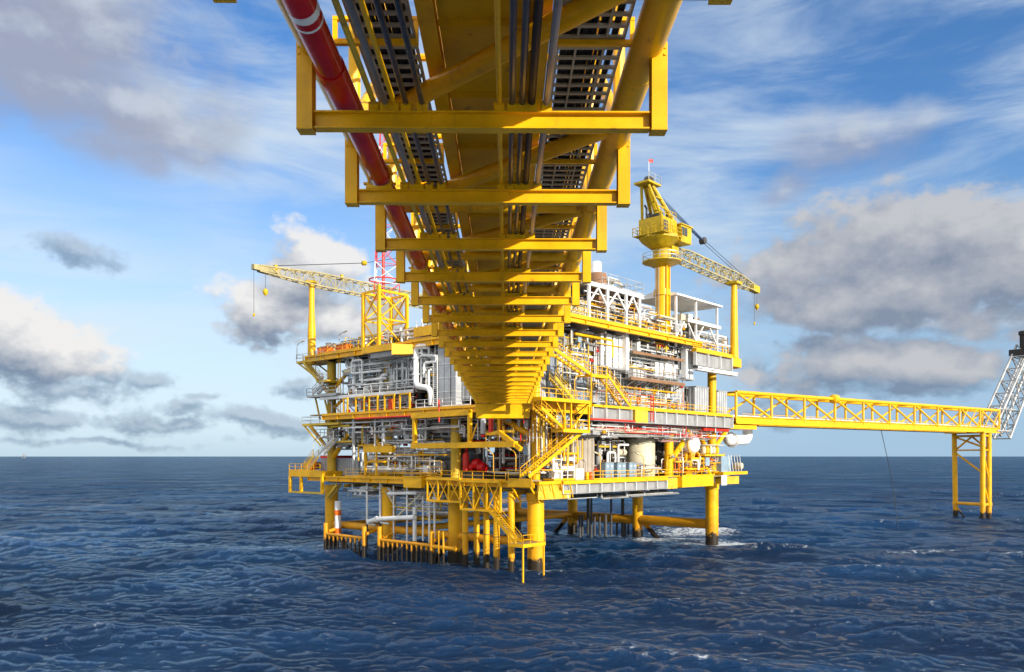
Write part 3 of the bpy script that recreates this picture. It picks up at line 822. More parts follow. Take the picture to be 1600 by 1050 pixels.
# mezzanine ledge on the sunny side
mz = thing('mezzanine_walkway', 'narrow grey walkway half way up the clad wall of the sunny side', 'walkway', (28, -1.5, 25.3))
a0, a1 = ra(985, -2), ra(1070, -2)
obj('grating', MB().box(a0, a1, -2, .4, 25.5, 25.62), M['steel'], mz)
obj('edge_channel', MB().box(a0, a1, -2.1, -2.0, 25.3, 25.75), M['brown'], mz)
for k in range(7):
    a = a0 + (a1 - a0) * (k + .5) / 7
    obj('bracket', MB().bar((a, -2, 25.3), (a, .3, 24.0), .12), M['grey'], mz)
m2 = thing('upper_wall_walkway', 'narrow walkway with brown edge above the short bank of white ducts', 'walkway', (28, -1.5, 29))
a0, a1 = ra(988, -1.6), ra(1068, -1.6)
obj('grating', MB().box(a0, a1, -1.6, .4, 29.3, 29.42), M['steel'], m2)
obj('edge_channel', MB().box(a0, a1, -1.7, -1.6, 29.1, 29.5), M['brown'], m2)
ml = thing('process_walkway', 'long pale walkway across the pipework of the shaded side', 'walkway', (-1.5, 25, 23.6))
b0, b1 = lb(646, -2), lb(500, -2)
obj('grating', MB().box(-2, .5, b0, b1, 23.65, 23.8), M['steel'], ml)
obj('edge_channel', MB().box(-2.12, -2.0, b0, b1, 23.5, 23.9), M['white'], ml)
for k in range(6):
    b = b0 + (b1 - b0) * (k + .5) / 6
    obj('bracket', MB().bar((-2, b, 23.5), (.6, b, 21.6), .12), M['white'], ml)

# topside columns and deck trusses: one welded frame
fr_ = thing('topside_frame', 'yellow columns and braces standing between the decks of the platform', 'frame', (22, 22, 11.4))
for a, b in LEGS:
    r = .55 if (a, b) == (0, 0) else .72
    obj('column', MB().tube([(a, b, 11.3), (a, b, 31)], r, 16), M['yellow' if a or not b else 'dull_yellow'], fr_)  # shaded-face columns get the duller yellow: their shade put into the colour
a0 = ra(1045, 0)
for a, z1 in ((a0, 21),): obj('column', MB().tube([(a, 0, 11.3), (a, 0, z1)], .7, 16), M['yellow'], fr_)
for p0, p1, r in (((a0 + .4, 0, 13.8), (a0 + 8, 0, 19.6), .5), ((45, 0, 14), (39.2, 0, 19.6), .4), ((45, 0, 15.4), (51, 0, 19.6), .4), ((0, 0.4, 17), (0, 6.2, 19.8), .42), ((a0 + 7.4, -.6, 15.2), (a0 + 12, -.6, 11.5), .28),
                  ((0, 43.2, 14), (0, 37, 19.6), .42), ((0, 28.8, 13), (0, 33, 19.4), .4), ((0, 43.2, 24), (0, 50, 29.6), .3), ((0, 43.2, 25), (0, 36, 29.6), .3), ((0, 43.2, 15), (0, 49.5, 19.8), .3), ((0, 43.2, 22), (0, 36.5, 25.5), .25)):
    obj('brace', MB().tube([p0, p1], r, 12), M['yellow'], fr_)
for z in (20.2, 30.2): obj('ring_beam', MB().ibeam((0, 0, z), (0, 45, z), .5, .9, .06, .05), M['dull_yellow'], fr_)

# ---------------------------------------------------------------- buildings and clad walls
def clad_room(name, label, a0, a1, b0, b1, z0, z1, mat, pitch, sides='ab', cat='module', depth=.14, roofmat='grey'):
    t = thing(name, label, cat, ((a0 + a1) / 2, (b0 + b1) / 2, z0))
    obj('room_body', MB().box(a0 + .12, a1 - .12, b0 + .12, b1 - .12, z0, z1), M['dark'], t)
    if 'a' in sides: obj('sunny_wall', MB().corr((a0, b0), (a1, b0), z0, z1, depth, pitch, nrm=(0, -1)), M[mat], t)
    if 'b' in sides: obj('shaded_wall', MB().corr((a0, b1), (a0, b0), z0, z1, depth, pitch, nrm=(-1, 0)), M[mat], t)
    if 'c' in sides: obj('end_wall', MB().corr((a1, b0), (a1, b1), z0, z1, depth, pitch, nrm=(1, 0)), M[mat], t)
    obj('roof_cap', MB().box(a0 - .15, a1 + .15, b0 - .15, b1 + .15, z1, z1 + .18), M[roofmat], t)
    return t


A = lambda px, b=0.6: ra(px, b)
clad_room('shaded_clad_module', 'dark blue-grey corrugated wall behind the stairs by the corner of the platform', A(862), A(921), .6, 9, 21.3, 30.6, 'blue_cladding', 1.25, 'ab')
clad_room('lower_clad_module', 'pale grey corrugated wall standing on the main deck beside the stair foot', A(924), A(1070), .8, 12, 21.4, 25.4, 'cladding', 1.15, 'ac')
clad_room('middle_clad_module', 'pale ribbed wall above the long mezzanine walkway', A(984), A(1066), 1.2, 12, 25.7, 29.2, 'cladding', .95, 'ac')
clad_room('upper_clad_module', 'beige-grey wall under the weather deck behind the tall white ducts', A(924), A(1066), 3.2, 14, 29.5, 32.1, 'beige_cladding', 1.6, 'ac')
clad_room('duct_clad_module', 'grey wall behind the three tall white ducts', A(924), A(983), 1.4, 12, 25.6, 31.6, 'grey', 1.3, 'ac')
clad_room('end_clad_module', 'grey clad room at the far end of the main deck next to the flare bridge', A(1072), A(1100), .6, 10, 21.4, 25.4, 'dark', 1.3, 'ac')
clad_room('twin_panel_module', 'pale ribbed cabinet room on the main deck below the yellow end column', A(1087, -.8), A(1106, -.8), -.8, 4, 21.4, 25.6, 'cladding', .8, 'abc')
clad_room('end_panel_module', 'small pale ribbed room at the very end of the main deck by the flare bridge', A(1122, -1), A(1135, -1), -1, 4, 21.4, 25.3, 'cladding', .8, 'abc')
clad_room('cellar_clad_module', 'tall beige corrugated wall on the cellar deck beside the switch cabinets', A(894), A(928), .6, 9, 11.5, 19.0, 'beige_cladding', .95, 'abc')
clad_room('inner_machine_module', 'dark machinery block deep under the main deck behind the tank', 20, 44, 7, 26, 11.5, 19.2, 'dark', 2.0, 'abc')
b_ = lambda px, a: lb(px, a)
clad_room('white_clad_module', 'white and grey ribbed wall on the cellar deck behind the red pump', 2.5, 9, b_(705, 2.5), b_(668, 2.5), 11.5, 19.2, 'cladding', 1.0, 'ab')
clad_room('process_core', 'inner block behind the pipework of the shaded side, recess shade put into its dark colour', 9, 36, 13, 40, 21.4, 29.4, 'dark', 2.2, 'ab')  # dark walls: shade from the deck overhead is put into the colour
clad_room('roof_building', 'cream corrugated building on the weather deck beside the bridge', A(880, 2), A(952, 2), 2, 12, 32.5, 36.2, 'cream', .9, 'abc')


def duct_bank(label, spans, b, py0, py1, dep=.9):
    a0, a1 = ra(spans[0][0], b), ra(spans[-1][1], b)
    z1 = rz(spans[0][0], py0, b); z0 = rz(spans[0][0], py1, b)
    t = thing('white_duct_bank', label, 'duct', ((a0 + a1) / 2, b, z0), 'banks of upright white ducts on the sunny wall')
    for p, q in spans:
        u0, u1 = ra(p, b), ra(q, b)
        m = MB()
        m.prism([(u0 + .08, b), (u1 - .08, b), (u1, b + .08), (u1, b + dep), (u0, b + dep), (u0, b + .08)], (0, 0, z0), (0, 0, z1), up=(0, 1, 0)) if False else m.box(u0, u1, b, b + dep, z0, z1)
        d = obj('duct', m, M['clean_white'], t)
        for k in range(1, 4): obj('duct_seam', MB().box(u0 - .02, u1 + .02, b - .025, b + .06, z0 + (z1 - z0) * k / 4 - .04, z0 + (z1 - z0) * k / 4 + .04), M['white'], d)
    obj('support_shelf', MB().box(a0 - .3, a1 + .3, b - .1, b + 1.2, z0 - .3, z0 - .05), M['grey'], t)


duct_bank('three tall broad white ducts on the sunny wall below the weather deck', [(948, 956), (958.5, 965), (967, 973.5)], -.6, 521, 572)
duct_bank('lone slim white duct just beside the three tall ducts, toward the bridge', [(939, 943)], -.6, 516, 569)
duct_bank('slim white duct on the far side of the three tall ducts', [(978.5, 983)], -1.4, 521, 578)
duct_bank('row of five short white ducts in the middle of the sunny wall', [(1024, 1029.5), (1031, 1036.5), (1039, 1045), (1046, 1052), (1053, 1059)], -.6, 565, 587)
duct_bank('row of four greyish white ducts above the mezzanine walkway', [(990, 994), (995.5, 1000), (1001, 1005.5), (1006.5, 1010.5)], -.3, 568, 597)
duct_bank('pair of tall slim white ducts next to the pale deck girders of the far corner', [(1072, 1076.5), (1078.5, 1083)], -1.4, 543, 590)

# grey upright ducts on the shaded side next to the bridge
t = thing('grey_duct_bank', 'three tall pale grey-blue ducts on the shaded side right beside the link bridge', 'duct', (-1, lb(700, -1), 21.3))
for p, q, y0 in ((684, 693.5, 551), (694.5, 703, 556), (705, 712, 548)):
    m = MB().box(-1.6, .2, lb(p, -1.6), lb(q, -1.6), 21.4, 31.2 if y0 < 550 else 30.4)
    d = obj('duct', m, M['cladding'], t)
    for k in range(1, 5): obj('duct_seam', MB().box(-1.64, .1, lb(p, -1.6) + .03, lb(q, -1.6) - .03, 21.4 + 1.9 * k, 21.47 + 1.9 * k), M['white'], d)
t = clad_room('bridge_side_clad_module', 'pale blue-grey ribbed room on the main deck partly hidden by the link bridge', -.4, 6, 1.5, lb(713, -.4), 22.2, 28.0, 'cladding', .8, 'ab')

# ---------------------------------------------------------------- pipework modules
def manhattan(rr, a0, a1, b0, b1, z0, z1, along):
    p = Vector((rr.uniform(a0, a1), rr.uniform(b0, b1), rr.uniform(z0, z1)))
    pts = [p.copy()]
    ax = rr.choice([2, 2, along])
    for _ in range(rr.choice([1, 2, 2, 3, 4])):
        lim = ((a0, a1), (b0, b1), (z0, z1))[ax]
        q = pts[-1].copy()
        span = lim[1] - lim[0]
        for _k in range(8):
            v = q[ax] + rr.choice([-1, 1]) * span * rr.uniform(.18, .75)
            if lim[0] <= v <= lim[1] and abs(v - q[ax]) > .5: break
        else: v = lim[0] if abs(q[ax] - lim[0]) > abs(q[ax] - lim[1]) else lim[1]
        q[ax] = v; pts.append(q)
        ax = rr.choice([x for x in (2, along, 2, along, 1 - along) if x != ax])
    return pts


def process_module(name, label, a0, a1, b0, b1, z0, z1, n, seed, along, mats, radii, vessels=2, beams=True, boxes=4, valves=6, cat='pipework', framemat='white'):
    rr = random.Random(seed)
    t = thing(name, label, cat, ((a0 + a1) / 2, (b0 + b1) / 2, z0))
    for _ in range(n):
        pts = manhattan(rr, a0, a1, b0, b1, z0, z1, along); r = rr.choice(radii)
        obj('pipe', MB().tube(pts, r, 8, bend=r * 2.6), M[rr.choice(mats)], t)
    for _ in range(vessels):
        r = rr.uniform(.45, .8); L = rr.uniform(1.6, 3.2)
        c = (rr.uniform(a0 + .8, a1), rr.uniform(b0 + .5, b1 - .5), rr.uniform(z0, z1 - L) if z1 - L > z0 else z0)
        ax = (0, 0, 1) if rr.random() < .5 else ((0, 1, 0) if along == 1 else (1, 0, 0))
        obj('vessel', MB().lathe(c, [(r * .1, 0), (r * .7, .12), (r, .4), (r, L - .4), (r * .7, L - .12), (r * .1, L)], 14, ax), M[rr.choice(['white', 'grey', 'steel', 'cream'])], t)
    for _ in range(boxes):
        w, d, h = rr.uniform(.4, 1.4), rr.uniform(.4, 1.2), rr.uniform(.5, 1.6)
        x, y, z = rr.uniform(a0, a1), rr.uniform(b0, b1), rr.uniform(z0, z1 - h)
        bx = obj('equipment_box', MB().box(x, x + w, y, y + d, z, z + h), M[rr.choice(['grey', 'white', 'steel', 'cabinet', 'dark'])], t)
        obj('box_lid', MB().box(x - .05, x + w + .05, y - .05, y + d + .05, z + h, z + h + .06), M['steel'], bx)
    for _ in range(valves):
        x, y, z = rr.uniform(a0, a1), rr.uniform(b0, b1), rr.uniform(z0, z1)
        m = MB().lathe((x, y, z), [(.1, -.3), (.22, -.3), (.22, -.2), (.1, -.2), (.16, 0), (.1, .2), (.22, .2), (.22, .3), (.1, .3)], 10, (0, 1, 0) if along else (1, 0, 0))
        m.tube([(x, y, z), (x, y, z + .45)], .05, 6).lathe((x, y, z + .45), [(.2, 0), (.24, .02), (.2, .04)], 10)
        obj('valve', m, M[rr.choice(['signal_red', 'grey', 'yellow', 'steel'])], t)
    if beams:
        k = 0
        L0, L1 = (b0, b1) if along == 1 else (a0, a1)
        s = L0
        while s <= L1 + .01:
            for dep in (0, 1):
                q = (a0 if not dep else a1) if along == 1 else (b0 if not dep else b1)
                p = (q, s) if along == 1 else (s, q)
                obj('rack_post', MB().bar((p[0], p[1], z0), (p[0], p[1], z1), .18), M[framemat], t)
            s += 4.1
        for z in (z0 + (z1 - z0) * .38, z0 + (z1 - z0) * .72):
            p, q = ((a0, b0, z), (a0, b1, z)) if along == 1 else ((a0, b0, z), (a1, b0, z))
            obj('rack_beam', MB().bar(p, q, .16, .22), M[framemat], t)
            g = MB().box(a0, a1, b0, b1, z - .16, z - .1)
            obj('grating', g, M['steel'], t)
    return t


WH = ['white', 'white', 'white', 'clean_white', 'steel', 'grey', 'steel']
MX = ['white', 'steel', 'grey', 'dull_yellow', 'white', 'steel', 'brown']
B = lambda px, a=-1: lb(px, a)
process_module('process_piping', 'tangle of white and steel pipes on the shaded side next to the grey ducts', -1.2, 4.5, B(682), B(640), 23.9, 30.0, 44, 11, 1, WH, (.06, .08, .1, .14, .2), 3)
process_module('process_piping', 'dense white pipework under the latticed yellow tower', -.8, 4.5, B(638), B(592), 24.0, 29.8, 46, 12, 1, WH, (.06, .08, .1, .14, .2), 3)
process_module('process_piping', 'dark steel equipment and pipes near the far end of the shaded side', -.2, 6, B(590), B(528), 24.0, 29.6, 46, 13, 1, MX, (.06, .1, .14, .2), 3, framemat='grey')
process_module('deck_piping', 'pipes and boxes behind the yellow gate frames on the main deck', -.5, 4.5, B(645), B(540), 21.4, 23.5, 40, 14, 1, MX, (.05, .08, .12), 2, False, 9, 9)
process_module('deck_piping', 'pipes and equipment standing on the main deck below the grey ducts', -.5, 3.5, B(735), B(650), 21.4, 22.6, 16, 15, 1, WH, (.05, .08, .12), 1, False, 5, 4)
process_module('underdeck_piping', 'thin white pipes hanging under the main deck behind the yellow box frame', -.8, 6, 8, 28, 16.9, 20.0, 40, 16, 1, WH, (.05, .07, .1, .16), 1, False, 3, 2)
process_module('underdeck_piping', 'grey pipes and cable racks hanging under the main deck at the far shaded end', -.8, 8, 28, 46, 16.4, 20.0, 40, 17, 1, MX, (.05, .07, .1, .16), 1, False, 3, 2)
process_module('underdeck_piping', 'pipes and lamps hanging under the main deck along the sunny side', 14, 34, -1.6, 4, 17.6, 19.2, 44, 18, 0, MX, (.05, .07, .1, .16), 1, False, 6, 4)
process_module('cellar_piping', 'mixed pumps and pipes on the cellar deck of the shaded side', 0, 8, B(668, 0), B(610, 0), 11.5, 15.5, 44, 19, 1, MX, (.06, .09, .14, .2), 4, False, 10, 10)
process_module('cellar_piping', 'low equipment and pipes on the cellar deck near the far shaded leg', 1, 9, B(606, 0), B(535, 0), 11.5, 14.2, 36, 20, 1, MX, (.06, .09, .14), 3, False, 10, 6)
process_module('cellar_piping', 'pipes and cabinets on the cellar deck under the bridge landing', 1.5, 8, 1.5, 16, 11.5, 18.4, 50, 21, 1, ['steel', 'grey', 'red', 'white', 'brown', 'dark'], (.06, .09, .14, .2), 3, False, 9, 8)
process_module('cellar_piping', 'yellow and white valves and pipes crowding the cellar deck around the white vessel', A(1056, 0), A(1120, 0), -1.8, 4, 11.6, 16.5, 50, 22, 0, ['white', 'yellow', 'dull_yellow', 'yellow', 'brown', 'cream', 'orange'], (.06, .09, .14, .2), 3, False, 8, 10)
process_module('cellar_piping', 'dark pipes and pumps between the beige wall and the round tank', A(929, 2), A(975, 2), 1.5, 6, 11.5, 18, 40, 23, 0, ['dark', 'brown', 'steel', 'white', 'dark'], (.08, .12, .2), 2, False, 6, 4)
process_module('roof_piping', 'small pipes and fittings on the upper deck of the shaded side', 0, 10, 14, 34, 30.8, 33.6, 50, 24, 1, WH + ['yellow', 'dull_yellow'], (.05, .08, .12, .2), 5, False, 10, 8)
process_module('roof_piping', 'pipes and white vessels under the canopy on the far sunny corner', A(1052, 2), A(1124, 2), -1, 8, 31.3, 36, 44, 25, 0, WH + ['yellow', 'cream'], (.06, .1, .16, .25), 4, False, 8, 8)
process_module('roof_piping', 'small fittings along the weather deck between the white frames and the crane', A(955, 1), A(1030, 1), -1.5, 8, 32.5, 35, 40, 26, 0, MX + ['cream'], (.05, .08, .14), 3, False, 10, 8)
process_module('wall_piping', 'grey pipes and trays fixed on the wall under the weather deck', A(985, -1), A(1066, -1), -1.2, 1.0, 29.6, 31.9, 40, 27, 0, MX, (.05, .08, .12), 0, False, 8, 4)
process_module('wall_piping', 'pipes on the wall around the tall white ducts by the upper stair', A(880, -.5), A(984, -.5), -.8, 1.2, 28.0, 31.6, 34, 28, 0, ['steel', 'dull_yellow', 'grey', 'white', 'yellow'], (.05, .08, .12, .18), 1, False, 6, 4)
process_module('wall_piping', 'small boxes and pipes fixed low on the pale clad wall behind the railing', A(925, -.4), A(1075, -.4), -.5, .5, 21.4, 24.8, 36, 29, 0, ['white', 'steel', 'cladding', 'orange', 'yellow'], (.04, .06, .09), 0, False, 12, 6)
process_module('mid_piping', 'pipes and boxes fixed above the mezzanine walkway', A(985, -.8), A(1068, -.8), -1.1, .2, 25.7, 28.8, 26, 30, 0, ['white', 'steel', 'grey', 'brown'], (.04, .06, .09), 0, False, 8, 3)

process_module('process_piping', 'front row of slim white pipes outside the process walkway near the thick white pipe', -1.9, .8, B(676, -1.9), B(606, -1.9), 24.0, 30.2, 40, 41, 1, ['clean_white', 'white', 'white', 'steel'], (.07, .1, .13, .18, .24), 2, False, 4, 6)
process_module('process_piping', 'front row of white pipes and cable racks toward the far column', -1.9, .8, B(604, -1.9), B(534, -1.9), 24.0, 30.0, 44, 42, 1, ['clean_white', 'white', 'steel', 'grey'], (.07, .1, .13, .18, .24), 3, False, 6, 6)
process_module('underdeck_piping', 'white pipes crowding the space above the yellow hanging box', -1.9, 3, B(664, -1.9), B(572, -1.9), 16.2, 20.1, 44, 43, 1, ['clean_white', 'white', 'steel', 'grey', 'white'], (.06, .09, .12, .18), 2, False, 6, 8)
process_module('underdeck_piping', 'grey pipes and small fittings under the main deck around the far column', -1.9, 3, B(570, -1.9), B(508, -1.9), 15.6, 20.0, 40, 44, 1, ['white', 'steel', 'grey', 'dull_yellow'], (.06, .09, .12, .18), 1, False, 6, 8)
process_module('cellar_piping', 'pumps and small vessels in the front row of the cellar deck by the open bay', -1.9, 2, B(664, -1.9), B(560, -1.9), 11.6, 14.6, 40, 45, 1, ['white', 'steel', 'clean_white', 'yellow', 'grey'], (.06, .09, .14, .2), 5, False, 12, 12)
process_module('hanging_piping', 'pipes hung beneath the cellar deck of the shaded side above the rusty brace', -1.0, 6, B(690, -1), B(530, -1), 8.2, 10.4, 44, 46, 1, ['white', 'steel', 'grey', 'dark', 'white'], (.06, .09, .14, .22), 2, False, 6, 4)
process_module('hanging_piping', 'pipes and conduits hung beneath the cellar deck on the sunny side', 4, 34, -1.4, 5, 8.8, 10.0, 34, 47, 0, ['white', 'steel', 'grey', 'dark'], (.06, .09, .14), 0, False, 4, 2)
process_module('landing_piping', 'small pipes and fittings packed around the bridge landing under the main deck', -1.8, 3, .5, 9, 15.8, 20.2, 44, 48, 1, ['white', 'steel', 'dull_yellow', 'red', 'yellow', 'grey'], (.05, .08, .12, .18), 1, False, 8, 8)
process_module('roof_piping', 'white and yellow fittings on the deck edge beside the latticed tower', -1.8, 3, B(690, -1.8), B(640, -1.8), 30.9, 34.2, 40, 49, 1, ['clean_white', 'white', 'yellow', 'steel'], (.06, .09, .13), 3, False, 8, 8)
process_module('roof_piping', 'low clutter of pipes along the far upper deck edge behind the orange boxes', -1.6, 3, B(600, -1.6), B(505, -1.6), 30.9, 33.0, 36, 50, 1, ['white', 'steel', 'yellow', 'grey', 'dull_yellow'], (.05, .08, .12), 2, False, 8, 6)
process_module('roof_piping', 'white pipes and ladders crowding the roof between the cream building and the header tank', A(895, 4), A(960, 4), 1.2, 6, 36.3, 40.5, 40, 51, 0, ['clean_white', 'white', 'steel', 'cream'], (.07, .1, .16), 3, False, 8, 6)

process_module('underdeck_piping', 'white pipes and fittings hung under the main deck above the white vessel', A(1030, -1), A(1132, -1), -2.0, 4, 16.8, 19.2, 44, 52, 0, ['clean_white', 'white', 'steel', 'grey', 'signal_red', 'yellow'], (.06, .09, .14, .2), 1, False, 8, 8)
process_module('underdeck_piping', 'pale conduits and hangers along the main deck girder above the beige wall', A(885, -2), A(985, -2), -2.2, 1, 17.2, 19.3, 44, 53, 0, ['clean_white', 'white', 'steel', 'grey'], (.05, .07, .1, .15), 1, False, 8, 6)
process_module('cellar_piping', 'tall pipes and dark pumps filling the cellar deck behind the switch cabinets', A(930, .5), A(982, .5), .4, 3, 11.5, 17.6, 40, 54, 0, ['dark', 'white', 'steel', 'brown', 'dull_yellow'], (.07, .1, .16), 2, False, 8, 6)
process_module('wall_piping', 'rows of pipes, lamps and small boxes up the shaded clad wall by the stairs', A(866, .2), A(922, .2), -.3, .5, 21.6, 30.4, 30, 55, 0, ['steel', 'grey', 'white', 'dull_yellow'], (.04, .06, .1), 0, False, 10, 6)
process_module('roof_piping', 'vents and small white pipes around the foot of the crane pedestal', A(1012, .5), A(1056, .5), -1.6, 4, 32.5, 35.5, 34, 56, 0, ['clean_white', 'white', 'yellow', 'steel', 'cream'], (.06, .1, .16), 3, False, 8, 8)

TH = (.035, .05, .05, .07, .09)
process_module('process_piping', 'thin white lines and small fittings right above the yellow portal frames', -2.0, 0, B(644, -2), B(540, -2), 21.5, 25.5, 54, 61, 1, ['clean_white', 'white', 'steel', 'clean_white', 'orange'], TH, 1, False, 8, 10)
process_module('process_piping', 'web of thin white lines in the upper process bays beneath the yellow edge beam', -2.0, 1, B(676, -2), B(540, -2), 26.5, 30.4, 60, 62, 1, ['clean_white', 'white', 'steel', 'grey'], TH, 2, False, 8, 10)
process_module('underdeck_piping', 'thin pale lines and hangers slung all along beneath the main deck of the shaded side', -2.0, 2, B(735, -2), B(520, -2), 17.5, 20.2, 64, 63, 1, ['clean_white', 'white', 'steel', 'grey', 'signal_red'], TH, 0, False, 10, 10)
process_module('cellar_piping', 'slim standing pipes and yellow posts along the cellar deck edge of the shaded side', -2.0, 1, B(690, -2), B(545, -2), 11.6, 17.0, 54, 64, 1, ['white', 'yellow', 'steel', 'yellow', 'clean_white'], (.05, .07, .09, .13), 2, False, 10, 12)
process_module('hanging_piping', 'thin pipes between the cellar deck and the sea around the conductors', -1.5, 6, B(720, -1), B(600, -1), 5.5, 10.2, 40, 65, 1, ['white', 'steel', 'yellow', 'dull_yellow', 'white'], (.05, .08, .12), 0, False, 2, 2)
process_module('wall_piping', 'thin lines, trays and lamps spread over the sunny clad wall', A(924, -.6), A(1070, -.6), -.55, .5, 21.6, 31.4, 44, 66, 0, ['white', 'steel', 'grey', 'clean_white', 'dull_yellow'], TH, 0, False, 14, 10)
process_module('cellar_piping', 'slim pipes and fittings at the front of the sunny cellar deck', A(932, -.4), A(1040, -.4), -.2, 1.2, 11.6, 13.6, 20, 67, 0, ['white', 'steel', 'grey', 'brown'], TH, 0, False, 5, 5)
process_module('underdeck_piping', 'thin hangers and lines beneath the pale main deck girders', A(925, -2.2), A(1130, -2.2), -2.5, .5, 17.2, 19.2, 60, 68, 0, ['clean_white', 'white', 'steel', 'signal_red'], TH, 0, False, 10, 8)
process_module('roof_piping', 'thin white masts, vents and lines standing on the weather deck', A(900, 0), A(1050, 0), -1.4, 3, 32.5, 36.5, 54, 69, 0, ['clean_white', 'white', 'steel', 'yellow'], TH, 2, False, 10, 8)
process_module('landing_piping', 'yellow and white lines packed around the corner column by the stairs', -1.5, 8, -2.0, 1, 12, 20.5, 50, 70, 0, ['yellow', 'white', 'steel', 'dull_yellow', 'yellow'], (.05, .07, .1, .14), 0, False, 8, 8)
process_module('cellar_piping', 'cream and yellow valves filling the far sunny cellar corner around the end column', A(1050, -1.5), A(1128, -1.5), -1.6, 2, 11.6, 15.5, 36, 71, 0, ['yellow', 'cream', 'white', 'dull_yellow', 'orange', 'brown'], (.05, .08, .12, .16), 1, False, 10, 12)

# ---------------------------------------------------------------- single white pipes that stand out
def big_pipe(label, pts, r, mat='clean_white', fl=(), name='process_pipe', n=12, fr=PLAT):
    t = thing(name, label, 'pipe', pts[0], None, fr)
    obj('pipe_run', MB().tube(pts, r, n, bend=r * 2.4), M[mat], t)
    for i, f in enumerate(fl):
        k = min(int(f), len(pts) - 2); p, q = Vector(pts[k]), Vector(pts[k + 1]); c = p + (q - p) * (f - int(f)); d = (q - p).normalized()
        obj('flange', MB().lathe(c, [(r, -.08), (r * 1.45, -.08), (r * 1.45, .08), (r, .08)], 12, d), M[mat], t)


def LP3(px, py, a): return (a, lb(px, a), lz(px, py, a))
def RP3(px, py, b): return (ra(px, b), b, rz(px, py, b))


big_pipe('thick white pipe running down the shaded side from the deck edge, then sideways', [LP3(668, 541, -2), LP3(650, 541, -2), LP3(650, 604, -2), LP3(673, 606, -2), LP3(674, 632, -1.6)], .42, fl=(1.3, 1.7))
big_pipe('white pipe dropping down the far part of the pipework and bending at its foot', [LP3(536, 557, -1.4), LP3(553.5, 556, -1.4), LP3(553.5, 613, -1.4), LP3(569, 615, -1.4), LP3(573, 619, 0)], .36, fl=(1.6,))
big_pipe('white U-shaped pipe rising in the middle of the pipework', [LP3(596, 621, -1.4), LP3(596, 588, -1.4), LP3(603, 585, -1.4), LP3(612, 585, 1)], .3)
big_pipe('white pipe with two right-angle bends high beside the grey ducts', [LP3(659, 541, -1.8), LP3(659, 555, -1.8), LP3(682, 556, -1.8), LP3(682, 565, -1.8), LP3(663, 567, -1.8), LP3(663, 590, -1.8)], .2)
big_pipe('slim white pipe looping down above the walkway near the thick white pipe', [LP3(615, 550, -1.4), LP3(615, 563, -1.4), LP3(640, 566, -1.2)], .22)
big_pipe('small white pipe stepping down near the far corner of the pipework', [LP3(541, 560, -1), LP3(541, 573, -1), LP3(560, 576, -1)], .2)
# risers under the cellar deck, shaded side
for px, y0, y1, r, lab in ((573.5, 754, 818, .17, 'slim white riser farthest along the shaded side, turning in at its foot'), (594, 754, 816, .17, 'slim white riser that meets the sloping white pipe above the long fender'),
                           (615, 758, 846, .12, 'thin white riser just past the sloping white pipe'), (636, 758, 848, .14, 'thin white riser in front of the big rusty brace'),
                           (648, 792, 845, .30, 'stout white riser with an orange band at its foot'), (661, 775, 845, .13, 'thin white riser next to the stout one'),
                           (671, 770, 848, .16, 'white riser second from the conductors'), (679, 768, 842, .15, 'white riser nearest the conductors')):
    p = LP3(px, y0, -1.2); q = LP3(px, y1, -1.2)
    t = thing('riser_pipe', lab, 'pipe', q, 'white risers under the cellar deck')
    obj('pipe_run', MB().tube([p, q] if px > 600 else [p, q, (q[0], lb(px + 13, -1.2), q[2] - .1)], r, 10, bend=.4), M['white'], t)
    obj('pipe_foot', MB().tube([q, (q[0], q[1], -1.5)], r * .95, 8), M['dark' if r < .2 else 'rusty'], t)
    obj('clamp', MB().lathe((p[0], p[1], p[2] - 1.2), [(r, 0), (r * 1.5, 0), (r * 1.5, .15), (r, .15)], 8), M['grey'], t)
p = LP3(528, 783, -1.4); q = LP3(528, 835, -1.4)
t = thing('riser_pipe', 'fat white riser with orange bands standing beside the far shaded leg', 'pipe', q)
obj('pipe_run', MB().tube([p, q], .5, 14), M['white'], t)
for k, z in enumerate((p[2] - 2.2, q[2] + .2)): obj('paint_band', MB().lathe((p[0], p[1], z), [(.45, 0), (.53, 0), (.53, .8), (.45, .8)], 14), M['orange'], t)
big_pipe('sloping white pipe lying across the risers above the rusty brace', [LP3(576, 815, -1.5), LP3(590, 811, -1.5), LP3(648, 808, -1.5)], .34, fl=(0.9,))
big_pipe('short white pipe hung level under the cellar deck of the shaded side', [LP3(607, 771, -1.3), LP3(652, 770, -1.3)], .24)
big_pipe('long white pipe slung under the near corner of the cellar deck', [LP3(772, 784, -3), RP3(888, 775, -2.6)], .33)
big_pipe('short white pipe below the hanging stair landing', [LP3(776, 798, -2.5), LP3(797, 796, -2.5)], .25)
big_pipe('thick white elbow pipe sticking out under the flare bridge end', [RP3(1137, 675, 1), RP3(1137, 688, 1), RP3(1168, 687, 1), RP3(1168, 664, 1)], .9, fl=(1.2,), n=16)
for pa, pb_, r, lab in (((594, 754), (618, 792), .12, 'thin pale brace crossing the risers'), ((660, 770), (622, 806), .14, 'pale slanting brace between the risers and the sloping pipe')):
    obj('hanger_brace', MB().tube([LP3(*pa, -1), LP3(*pb_, -1)], r, 8), M['cream'], None, lab, 'brace')
# grey strakes under main deck, white posts
for px, lab in ((586, 'slim white post between the decks near the yellow hanging box'), (598, 'slim white post above the yellow hanging box, nearer the bridge'), (553, 'grey post between cellar and main deck near the far leg')):
    obj('deck_post', MB().tube([LP3(px, 655, -1.6), LP3(px, 700 if px > 560 else 735, -1.6)], .16 if px > 560 else .28, 8), M['white' if px > 560 else 'steel'], None, lab, 'post')

